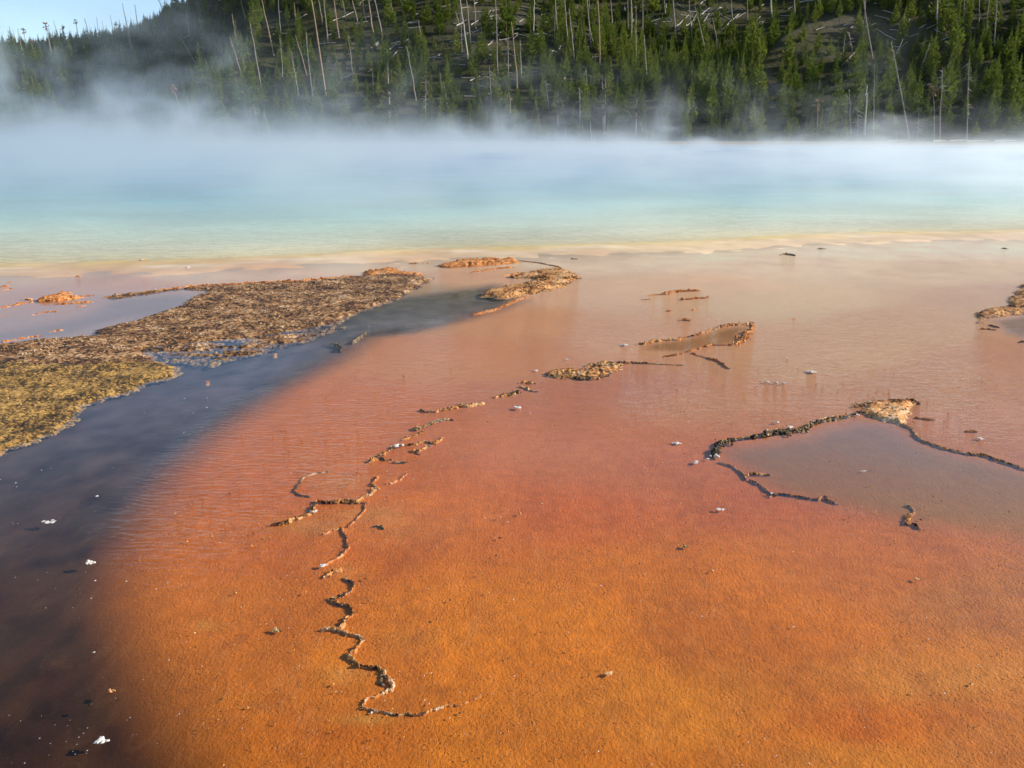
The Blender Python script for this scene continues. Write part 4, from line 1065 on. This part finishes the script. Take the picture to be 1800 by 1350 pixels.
# ------------------------------------------------------------ dead standing trunks
def tube(path, radii, n=6):
    path = np.array(path, float); V, F = [], []
    for k, (p, r_) in enumerate(zip(path, radii)):
        t = path[min(k + 1, len(path) - 1)] - path[max(k - 1, 0)]; t /= np.linalg.norm(t) + 1e-9
        a = np.cross(t, (0.3, 1, 0.1)); a /= np.linalg.norm(a); b = np.cross(t, a)
        for j in range(n):
            g = 2 * math.pi * j / n; V.append(p + r_ * (a * math.cos(g) + b * math.sin(g)))
    for k in range(len(path) - 1):
        for j in range(n): F.append((k * n + j, k * n + (j + 1) % n, (k + 1) * n + (j + 1) % n, (k + 1) * n + j))
    m = len(path)
    F.append(tuple(range((m - 1) * n, (m - 1) * n + 4)))
    return V, F
SNAGS = [  # base u, base v, top u, top v, width px, style (''=bare, b=branches, t=tufted top, w=bleached, r=reddish, c=crossbar)
 (16, 76, 13, 52, 1.2, ''), (44, 111, 31, 50, 2.4, ''), (48, 95, 40, 50, 1.8, 't'), (10, 124, 2, 83, 2.4, ''), (62, 101, 54, 70, 2.2, 't'), (93, 108, 77, 39, 2.4, 't'), (108, 80, 95, 36, 2.2, ''), (80, 92, 76, 63, 1.8, ''), (73, 96, 68, 76, 1.6, ''),
 (115, 85, 110, 45, 1.8, 't'), (138, 62, 133, 35, 1.8, 't'), (158, 56, 149, 32, 2, ''), (173, 60, 170, 29, 1.4, ''), (200, 52, 194, 26, 1.5, ''), (206, 52, 203, 40, 2, 't'), (232, 90, 214, 5, 3.2, ''), (243, 51, 238, 9, 2.2, ''), (233, 48, 229, 30, 1.2, ''), (183, 52, 180, 36, 1.2, ''), (291, 30, 278, -2, 1.8, 'b'), (28, 75, 23, 50, 1.2, ''),
 (44, 160, 39, 130, 2.2, ''), (63, 163, 55, 134, 2.2, ''), (183, 202, 177, 148, 2.4, ''), (258, 164, 252, 118, 2.4, 'r'), (132, 262, 122, 228, 2.2, ''), (3, 148, 0, 132, 2.2, ''),
 (319, 200, 303, 152, 3, 't'), (348, 272, 330, 169, 3, ''), (377, 276, 368, 209, 3.4, 'r'), (407, 262, 403, 198, 2.6, 'c'), (461, 278, 446, 184, 3, ''), (482, 272, 463, 200, 2.6, ''), (472, 262, 452, 220, 1.6, ''),
 (333, 62, 326, 5, 2.4, ''), (331, 52, 328, -5, 1.8, ''), (354, 50, 346, 3, 2.6, ''), (358, 52, 349, 3, 2.4, ''), (384, 90, 359, 30, 2.6, 'r'), (357, 133, 314, 63, 3, 'r'), (375, 147, 365, 121, 2, ''),
 (421, 112, 408, 24, 3, 'r'), (430, 156, 403, 64, 3, 'r'), (437, 150, 426, 99, 2.6, 'r'), (460, 158, 438, 38, 3.4, ''), (482, 100, 458, -6, 3.4, 'r'), (432, 35, 422, -6, 2.8, ''), (497, 136, 492, 67, 2.4, ''), (520, 42, 517, 5, 2.6, 'r'), (493, 56, 489, -4, 1.8, ''),
 (526, 174, 512, 89, 3, ''), (540, 134, 519, 61, 2.6, 'r'), (552, 186, 539, 58, 3, ''), (574, 176, 545, -6, 4.2, 'r'), (550, 165, 553, 130, 2, ''), (567, 44, 559, -4, 2.4, ''), (577, 76, 570, -4, 2.6, ''), (596, 68, 587, -6, 3.2, 'r'), (609, 34, 601, -4, 2.4, ''), (632, 54, 618, -6, 3.2, 'r'), (655, 58, 647, -4, 4, 'r'), (643, 38, 637, -4, 2.6, 'r'), (672, 64, 658, -4, 3, ''), (690, 22, 686, -4, 2.4, ''), (623, 150, 610, 60, 2.2, ''), (740, 76, 736, 36, 2.8, 'r'), (731, 178, 714, 81, 3.2, ''), (656, 200, 655, 125, 1.6, ''), (708, 24, 703, -4, 1.6, ''),
 (823, 104, 808, -4, 3.2, 'w'), (828, 82, 819, -4, 3, ''), (812, 90, 810, 22, 1.8, ''), (807, 45, 801, 21, 2.6, ''), (837, 52, 833, -4, 2.6, ''), (748, 214, 749, 138, 2.8, 'b'), (780, 206, 774, 128, 2.2, ''), (787, 192, 780, 144, 2, ''),
 (875, 135, 870, -4, 2.6, ''), (911, 176, 899, 38, 3.4, 'r'), (898, 62, 892, 8, 2, ''), (901, 60, 903, 36, 1.8, ''), (917, 152, 914, 71, 2.8, ''), (893, 132, 893, 60, 2.2, ''), (938, 64, 939, -4, 2.4, 'w'), (933, 56, 932, 10, 1.6, ''), (981, 68, 976, -4, 3, ''), (975, 76, 977, 6, 2, ''), (1000, 86, 993, -4, 3, ''), (1009, 108, 1000, 16, 3.2, ''), (1020, 100, 1003, 50, 2, ''), (1020, 30, 1014, 8, 1.8, ''), (1027, 76, 1020, 30, 2, ''), (1039, 86, 1032, -4, 2.8, ''), (1044, 84, 1037, 48, 2, ''), (1037, 32, 1036, -4, 2.2, ''), (1054, 130, 1049, -4, 3.2, 'r'), (1078, 94, 1072, 58, 2.2, ''), (1077, 47, 1073, -4, 2.2, ''), (1110, 102, 1109, -4, 3, ''), (1113, 72, 1110, -4, 2.4, ''), (1104, 60, 1103, -4, 1.8, ''), (966, 206, 958, 140, 2, 'b'), (1112, 154, 1105, 122, 1.8, ''),
 (864, 190, 860, 118, 2.8, 'b'), (897, 200, 894, 150, 2.6, 'b'), (950, 222, 941, 176, 2.2, 'r'), (996, 206, 985, 170, 2, ''), (1019, 238, 1018, 154, 3.4, 'w'), (1034, 190, 1030, 120, 2.4, 'b'), (1041, 262, 1037, 213, 2, 'w'), (1061, 236, 1058, 132, 3, 'b'), (1130, 236, 1122, 200, 2.2, ''), (1045, 262, 1046, 230, 1.6, 'w'), (1068, 262, 1068, 215, 1.6, ''), (993, 260, 994, 220, 1.6, ''),
 (1119, 128, 1118, 10, 2.4, ''), (1130, 82, 1130, -4, 2.2, ''), (1138, 146, 1133, 61, 3, ''), (1164, 96, 1164, 56, 2.4, ''), (1188, 76, 1182, -4, 3, ''), (1218, 84, 1211, -4, 2.2, ''), (1245, 114, 1221, 12, 2.6, ''), (1263, 90, 1252, 32, 2.4, ''), (1169, 22, 1168, -4, 2.8, ''), (1287, 32, 1286, -4, 2.4, ''), (1314, 37, 1313, -4, 1.8, ''), (1357, 38, 1356, -4, 3.6, 'w'), (1397, 32, 1396, -4, 3.2, ''), (1443, 22, 1442, -4, 2.6, ''), (1265, 38, 1264, 20, 1.5, ''),
 (1519, 74, 1520, -4, 3.2, ''), (1536, 116, 1521, -4, 3, ''), (1590, 72, 1590, 24, 2, ''), (1583, 24, 1583, -4, 2.4, ''), (1647, 60, 1650, -4, 3.2, 'w'), (1667, 44, 1669, -4, 2.8, ''), (1693, 50, 1695, -4, 2.8, ''), (1719, 60, 1723, -4, 2.4, 'b'), (1733, 68, 1738, -4, 2.4, ''), (1747, 92, 1755, -4, 2.8, 'b'), (1573, 102, 1587, 68, 2.4, 'w'), (1616, 130, 1634, 76, 2.2, 'w'), (1481, 98, 1486, 60, 2, ''), (1498, 92, 1492, 57, 2, 'b'), (1517, 75, 1518, 36, 2, 'w'), (1669, 172, 1667, 110, 1.8, ''), (1535, 140, 1536, 112, 1.8, 'w'), (1786, 60, 1791, 20, 2, ''), (1730, 85, 1730, 60, 1.6, ''),
 (1600, 251, 1567, 73, 3.2, 'b'), (1651, 250, 1657, 118, 2.8, 'b'), (1700, 247, 1702, 105, 2.8, 'b'), (1613, 249, 1614, 190, 2.2, 'b'), (1577, 253, 1572, 196, 2.6, ''), (1642, 251, 1641, 150, 2, 't'), (1519, 238, 1522, 149, 4.0, 'wk'), (1535, 255, 1539, 128, 2.4, ''), (1496, 245, 1493, 156, 2, ''), (1490, 206, 1489, 165, 1.8, 'b'), (1508, 240, 1507, 190, 2, 'b'), (1436, 238, 1436, 178, 2.4, 'rt'), (1482, 240, 1481, 225, 1.6, 'w'), (1441, 186, 1440, 140, 1.6, ''),
]
def zone(bu, bv, tv):
    if bv > 185 and bu > 1400: return 'on the far shore'
    if bv > 185: return 'rising out of the mist'
    if bu < 300: return 'along the left ridge' if bv < 128 else 'in the dark left gully'
    if bu < 600: return 'on the left spur'
    if bu < 760: return 'right of the spur'
    if bu < 960: return 'on the logged middle slope'
    if bu < 1140: return 'in the dense middle stand'
    if bu < 1460: return 'left of the knoll'
    return 'on and behind the knoll'
SN = sorted(SNAGS, key=lambda s: s[0]); cnt = {}
for (bu, bv, tu, tv, wp, st) in SN:
    P = cast(bu, min(bv, 262 if bv > 250 else bv)) if bv < 246 or bu > 1400 else cast(bu, 244)
    if bv >= 246:   # foot on the flat near the far shore
        g = G(bu, max(bv, 250)); sc = min(1.0, 128.0 / g[1]) if g[1] > 128 else 1.0
        yy = max(g[1], 121.5) if g[1] < 128 else 128.0
        d = ray(bu, bv); P = np.array([d[0] / d[1] * yy, yy, float(Z(d[0] / d[1] * yy, yy)) + .1])
    d = ray(tu, tv); T = np.array([d[0] / d[1] * P[1], P[1], CAMH + d[2] / d[1] * P[1]])
    if tv < 0: T = P + (T - P) * random.uniform(1.05, 1.5)
    if T[2] - P[2] < 1: T[2] = P[2] + 2
    T[1] += random.uniform(-.06, .06) * (T[2] - P[2])
    dep = P[1]
    R0 = wp * dep / FPX * .5 * 0.8
    L = T - P; n = 7
    side = np.array([-L[2], 0, L[0]]) / np.linalg.norm(L)
    bend = random.uniform(-.012, .012) * np.linalg.norm(L)
    path = [P - L / np.linalg.norm(L) * .5 * 0 - np.array([0, 0, .3])] + [P + L * t + side * bend * math.sin(t * math.pi) + rng.normal(0, .03, 3) for t in np.linspace(.04, 1, n)]
    path = [p - P for p in path]
    rad = [R0 * 1.15] + [R0 * (1 - .62 * t) for t in np.linspace(0, 1, n)]
    V, F = tube(path, rad)
    base = M_snag_b if 'w' in st else (M_snag_r if 'r' in st else M_snag)
    me = bpy.data.meshes.new('trunk'); me.from_pydata([tuple(q) for q in V], [], F)
    zn = zone(bu, bv, tv); cnt[zn] = cnt.get(zn, 0) + 1
    lean = (tu - bu) / max(bv - tv, 1)
    lw = 'leaning left' if lean < -.14 else ('leaning right' if lean > .1 else 'upright')
    hs = 'short' if (bv - tv) < 40 else ('tall' if bv - tv > 85 else 'medium')
    colr = 'pale' if 'w' in st else ('reddish' if 'r' in st else 'grey')
    if 'c' in st: lb = 'dead trunk with a crossbar near its top, rising out of the mist at the left'
    elif 'k' in st: lb = 'thick pale dead pole with a knob near its top, on the far shore'
    else: lb = f"{hs} {colr} dead trunk {lw}, {ORD[cnt[zn] - 1]} from the left {zn}"
    e = obj('dead_tree', None, label=lb, cat='dead tree', group='standing dead trunks ' + zn, loc=P)
    obj('trunk', me, base, parent=e)
    Ln = np.linalg.norm(L)
    BV, BF = [], []
    def twig(t, ln, az, up, r_):
        c = L * t
        dr = np.array([math.cos(az), math.sin(az) * .6, up]); 
        p = [c, c + dr * ln * .5, c + dr * ln + np.array([0, 0, -.12 * ln])]
        v_, f_ = tube(p, [r_, r_ * .7, r_ * .3], 4)
        b = len(BV); BV.extend(v_); BF.extend([tuple(i + b for i in f) for f in f_])
    nb = 16 if 'b' in st else (0 if (Ln < 6 or 'c' in st or 'k' in st) else 5)
    for q in range(nb):
        twig(random.uniform(.3, .97), random.uniform(.3, 1.3) * (1 if 'b' in st else .5), random.uniform(0, 6.28), random.uniform(-.5, .4), .05)
    if 'c' in st:
        c_ = L * .80
        BV, BF = tube([c_ + (-1.15, -.05, .10), c_ + (0, -.12, .02), c_ + (1.1, -.05, -.06)], [.09, .12, .08], 6)
    if 'k' in st:
        BV, BF = tube([L * .78, L * .80, L * .815, L * .83], [R0 * .7, R0 * 1.5, R0 * 1.4, R0 * .6], 7)
    if BV:
        bm_ = bpy.data.meshes.new('branches'); bm_.from_pydata([tuple(q) for q in BV], [], BF)
        obj('crossbar' if 'c' in st else ('knob' if 'k' in st else 'branches'), bm_, base, parent=e)
    if 't' in st:
        n_ = 26
        tt = rng.uniform(.80, 1.0, n_)
        Pq = L[None] * tt[:, None] + rng.normal(0, .28, (n_, 3)) * np.array([1, 1, .6])
        lv, lf = lumps(Pq, rng.uniform(.10, .26, n_), .8, ico=False)
        obj('dead_needles', mesh_np('dead_needles', lv, lf, False), M_rust, parent=e)

# ------------------------------------------------------------ fallen logs
LOGS = [(652, 88, 667, 74, 2), (656, 91, 666, 78, 2), (666, 108, 697, 82, 2.2), (679, 114, 700, 94, 2.2), (580, 148, 624, 133, 2.6), (577, 43, 622, 25, 1.8), (560, 81, 590, 79, 2), (680, 82, 720, 76, 1.8), (745, 109, 783, 97, 2.2), (771, 101, 783, 96, 4.5), (723, 116, 745, 109, 1.8), (826, 146, 843, 137, 2.2),
 (770, 33, 784, 21, 1.8), (802, 49, 819, 38, 3), (828, 46, 841, 38, 2.4), (834, 10, 848, 5, 2.4), (850, 38, 863, 20, 1.8), (864, 37, 897, 36, 2.2), (845, 69, 872, 62, 2.6), (857, 84, 868, 74, 2.2), (872, 68, 882, 60, 3), (876, 74, 902, 69, 2.2), (868, 126, 887, 124, 2.4), (925, 108, 934, 93, 2.6), (965, 105, 972, 92, 2.2), (980, 92, 988, 81, 2), (938, 64, 956, 62, 2.4), (975, 63, 989, 61, 2.6), (959, 41, 968, 45, 3.2), (1188, 51, 1211, 30, 2), (1227, 33, 1247, 17, 2.6), (1190, 57, 1207, 49, 3), (1200, 52, 1222, 37, 1.6), (1234, 46, 1247, 27, 2), (1262, 30, 1296, 19, 2.6), (1270, 56, 1298, 30, 3), (1329, 41, 1337, 32, 2),
 (1175, 2, 1187, 0, 2), (1228, 13, 1240, 2, 2.4), (1238, 5, 1250, 4, 2), (1259, 21, 1268, 15, 3), (1336, 16, 1344, 11, 2.6), (1165, 43, 1180, 41, 1.8), (1650, 78, 1679, 65, 3), (1637, 85, 1646, 78, 2.4), (1648, 55, 1676, 63, 1.8), (1590, 52, 1600, 36, 2.2), (1616, 52, 1627, 48, 2.6), (1483, 48, 1500, 46, 1.8), (1573, 26, 1584, 28, 2), (1595, 26, 1606, 26, 2), (1406, 8, 1440, 2, 2), (1667, 82, 1681, 68, 1.8), (1442, 92, 1446, 54, .1),
 (300, 82, 333, 65, 1.8), (480, 66, 510, 60, 1.4), (520, 40, 545, 25, 1.6), (526, 135, 560, 132, 1.6), (120, 103, 136, 88, 1.4), (230, 100, 240, 92, 1.4), (690, 128, 706, 140, 1.4), (1077, 157, 1092, 168, 1.8), (1310, 132, 1322, 137, 1.6), (1480, 120, 1504, 96, 1.2), (630, 13, 640, 4, 2), (385, 3, 392, 0, 3)]
LOGS = [l for l in LOGS if l[4] > 1]
LG = sorted(LOGS, key=lambda s: s[0]); cnt = {}
for (a1, b1, a2, b2, wp) in LG:
    P = cast(a1, b1); d = ray(a2, b2)
    Q = cast(a2, b2)
    if abs(Q[1] - P[1]) > 12:
        Q = np.array([d[0] / d[1] * P[1], P[1], CAMH + d[2] / d[1] * P[1]])
    P = P + (0, 0, .25); Q = Q + (0, 0, .25)
    M = (P + Q) / 2
    R0 = wp * P[1] / FPX * .36
    path = [P + (Q - P) * t - P + rng.normal(0, .05, 3) for t in np.linspace(0, 1, 5)]
    V, F = tube(path, [R0 * (1.1 - .5 * t) for t in np.linspace(0, 1, 5)])
    me = bpy.data.meshes.new('fallen_log'); me.from_pydata([tuple(q) for q in V], [], F)
    zn = 'on the left hills' if a1 < 560 else ('right of the left spur' if a1 < 740 else ('on the open middle slope' if a1 < 1000 else ('in the clearing above the dense stand' if a1 < 1345 else 'on the knoll')))
    cnt[zn] = cnt.get(zn, 0) + 1
    ln = math.hypot(a2 - a1, b2 - b1)
    lb = f"{'long' if ln > 28 else 'short'} {'thick' if wp > 2.5 else 'thin'} pale fallen log, {ORD[cnt[zn] - 1]} from the left {zn}"
    obj('fallen_log', me, M_snag_b, label=lb, cat='fallen log', group='fallen logs ' + zn, loc=P)
for i, (a1, b1, a2, b2, wp, lb) in enumerate([(1640, 255, 1668, 252, 2.2, 'pale driftwood log lying on the far shore below the leaning trunk'), (1668, 252, 1710, 247, 2.4, 'long driftwood log on the far shore left of the small bright pine'), (1700, 251, 1745, 249, 1.6, 'thin driftwood log on the far shore beside the long one'), (1748, 252, 1792, 249, 1.8, 'driftwood log on the far shore at the right edge'), (1560, 256, 1600, 256, 1.4, 'thin driftwood log at the misty far shore')]):
    yy = 122.5 + i * .6
    D = ray(a1, b1); E = ray(a2, b2)
    P = np.array([D[0] / D[1] * yy, yy, .4]); Q = np.array([E[0] / E[1] * yy, yy + .8, .5])
    V, F = tube([p - P for p in (P, (P + Q) / 2 + (0, 0, .05), Q)], [.14 * wp / 2, .11 * wp / 2, .05])
    me = bpy.data.meshes.new('fallen_log'); me.from_pydata([tuple(q) for q in V], [], F)
    obj('fallen_log', me, M_snag_b, label=lb, cat='fallen log', loc=P)
# loose deadfall: slash nobody could count
def slash():
    VV, FF = [], []
    k = 0
    while k < 170:
        a = random.uniform(430, 1700); b = random.uniform(5, 190)
        ok = math.exp(-((a - 860) / 170) ** 2 - ((b - 70) / 60) ** 2) + math.exp(-((a - 1250) / 90) ** 2 - ((b - 30) / 28) ** 2) + .6 * math.exp(-((a - 1560) / 110) ** 2 - ((b - 55) / 30) ** 2) + .3 * math.exp(-((a - 640) / 80) ** 2 - ((b - 110) / 50) ** 2)
        if random.random() > ok: continue
        P = cast(a, b); ang = random.gauss(.2, .6) if random.random() < .7 else random.uniform(0, 3.1); ln = random.uniform(.8, 3.2)
        Qx, Qy = P[0] + ln * math.cos(ang), P[1] + ln * math.sin(ang)
        Q = np.array([Qx, Qy, float(Z(Qx, Qy))])
        v_, f_ = tube([P + (0, 0, .18), (P + Q) / 2 + (0, 0, .2), Q + (0, 0, .2)], [.065, .055, .035], 4)
        n0 = len(VV); VV.extend(tuple(q) for q in v_); FF.extend(tuple(i + n0 for i in f) for f in f_); k += 1
    me = bpy.data.meshes.new('deadfall'); me.from_pydata(VV, [], FF)
    obj('deadfall', me, M_snag_b, kind='stuff', label='scattered pale deadfall and broken branches on the open slopes')
slash()

# ------------------------------------------------------------ steam over the spring
def steam():
    vd = bpy.data.volumes.new('steam'); o = bpy.data.objects.new('steam', vd); col.objects.link(o)
    o['kind'] = 'stuff'; o['label'] = 'drifting white steam rising from the hot spring'
    m = NT('steam')
    pv = m.n.new('ShaderNodeVolumePrincipled')
    pv.inputs['Color'].default_value = (0.93, 0.975, 0.955, 1); pv.inputs['Density'].default_value = 1.0; pv.inputs['Anisotropy'].default_value = 0.5
    m.l.new(pv.outputs[0], m.out.inputs['Volume'])
    ng = bpy.data.node_groups.new('steam', 'GeometryNodeTree')
    ng.interface.new_socket('Geometry', in_out='INPUT', socket_type='NodeSocketGeometry')
    ng.interface.new_socket('Geometry', in_out='OUTPUT', socket_type='NodeSocketGeometry')
    N = ng.nodes; L = ng.links
    go = N.new('NodeGroupOutput')
    vc = N.new('GeometryNodeVolumeCube')
    MN, MX = (-75, 14.5, -0.02), (75, 124, 17)
    vc.inputs['Min'].default_value = MN; vc.inputs['Max'].default_value = MX
    vc.inputs['Resolution X'].default_value = 250; vc.inputs['Resolution Y'].default_value = 190; vc.inputs['Resolution Z'].default_value = 72
    def M(op, a, b=None, c=None, clamp=False):
        n = N.new('ShaderNodeMath'); n.operation = op; n.use_clamp = clamp
        for i, q in enumerate((a, b, c)):
            if q is None: continue
            if isinstance(q, bpy.types.NodeSocket): L.new(q, n.inputs[i])
            else: n.inputs[i].default_value = q
        return n.outputs[0]
    def MR(v_, a, b, c=0, d=1, smooth=True):
        n = N.new('ShaderNodeMapRange'); n.interpolation_type = 'SMOOTHSTEP' if smooth else 'LINEAR'; L.new(v_, n.inputs[0])
        for i, q in enumerate((a, b, c, d)): n.inputs[i + 1].default_value = q
        return n.outputs[0]
    pos = N.new('GeometryNodeInputPosition').outputs[0]
    sp = N.new('ShaderNodeSeparateXYZ'); L.new(pos, sp.inputs[0]); X, Y, Zz = sp.outputs
    def noise(scale, vs, det=4, rough=.55, dist=0.0, off=(0, 0, 0)):
        mp = N.new('ShaderNodeVectorMath'); mp.operation = 'MULTIPLY_ADD'; L.new(pos, mp.inputs[0]); mp.inputs[1].default_value = vs; mp.inputs[2].default_value = off
        n = N.new('ShaderNodeTexNoise'); L.new(mp.outputs[0], n.inputs['Vector']); n.inputs['Scale'].default_value = scale; n.inputs['Detail'].default_value = det; n.inputs['Roughness'].default_value = rough; n.inputs['Distortion'].default_value = dist
        return n.outputs[0]
    shore = M('ADD', M('MULTIPLY', X, 0.17), 16.5)
    dn = M('SUBTRACT', Y, shore)
    near = MR(dn, -3.0, 4.0)
    farm = MR(Y, 84, 119, 1, 0)
    n1 = noise(.09, (1, 1, 1.2), 4, .6, .6)
    hb = M('MULTIPLY', MR(X, -40, 30, 1.15, 0.42), MR(n1, .33, .67, .15, 1.9))
    basel = M('EXPONENT', M('MULTIPLY', M('POWER', M('MAXIMUM', M('DIVIDE', Zz, M('MULTIPLY', hb, 1.35)), 0.0), 1.8), -1.0))
    n3 = noise(.35, (1, 1, 1.4), 4, .6, .4)
    basel = M('MULTIPLY', basel, MR(n3, .3, .72, .3, 1.7))
    basel = M('MULTIPLY', basel, DENS_BASE)
    n2 = noise(.14, (1, 1, 1.35), 5, .62, .9, (0, 0, 3.3))
    wisp = MR(n2, .54, .67)
    plume = None
    for (cx, cy_, r_, hh, aa) in PLUMES:
        dx = M('DIVIDE', M('SUBTRACT', X, cx), r_); dy = M('DIVIDE', M('SUBTRACT', Y, cy_), r_ * 1.4)
        g = M('EXPONENT', M('MULTIPLY', M('ADD', M('MULTIPLY', dx, dx), M('MULTIPLY', dy, dy)), -1.0))
        vz = M('EXPONENT', M('MULTIPLY', M('POWER', M('DIVIDE', Zz, hh), 1.6), -1.0))
        t = M('MULTIPLY', M('MULTIPLY', g, vz), aa)
        plume = t if plume is None else M('ADD', plume, t)
    tall = M('MULTIPLY', plume, M('MULTIPLY', wisp, 1.25))
    dens = M('ADD', basel, tall)
    dens = M('MULTIPLY', M('MULTIPLY', dens, near), farm)
    dens = M('MULTIPLY', dens, MR(Zz, 12, 16.5, 1, 0))
    dens = M('MULTIPLY', dens, MR(X, -75, -66)); dens = M('MULTIPLY', dens, MR(X, 66, 75, 1, 0))
    L.new(dens, vc.inputs['Density'])
    sm = N.new('GeometryNodeSetMaterial'); L.new(vc.outputs[0], sm.inputs[0]); sm.inputs['Material'].default_value = m.m
    L.new(sm.outputs[0], go.inputs[0])
    md = o.modifiers.new('steam', 'NODES'); md.node_group = ng
    vd.materials.append(m.m)
DENS_BASE = 0.09
PLUMES = [  # x, y, radius, height, density
 (-36, 60, 14, 9.5, .22), (-19, 74, 9, 4.2, .13), (-2, 72, 9, 3.4, .13), (-6, 95, 14, 3.4, .12), (12, 100, 12, 3.4, .12), (33, 100, 7, 6.5, .15), (22, 85, 10, 2.6, .10), (50, 95, 12, 2.6, .06), (-52, 98, 16, 9, .07)]
steam()
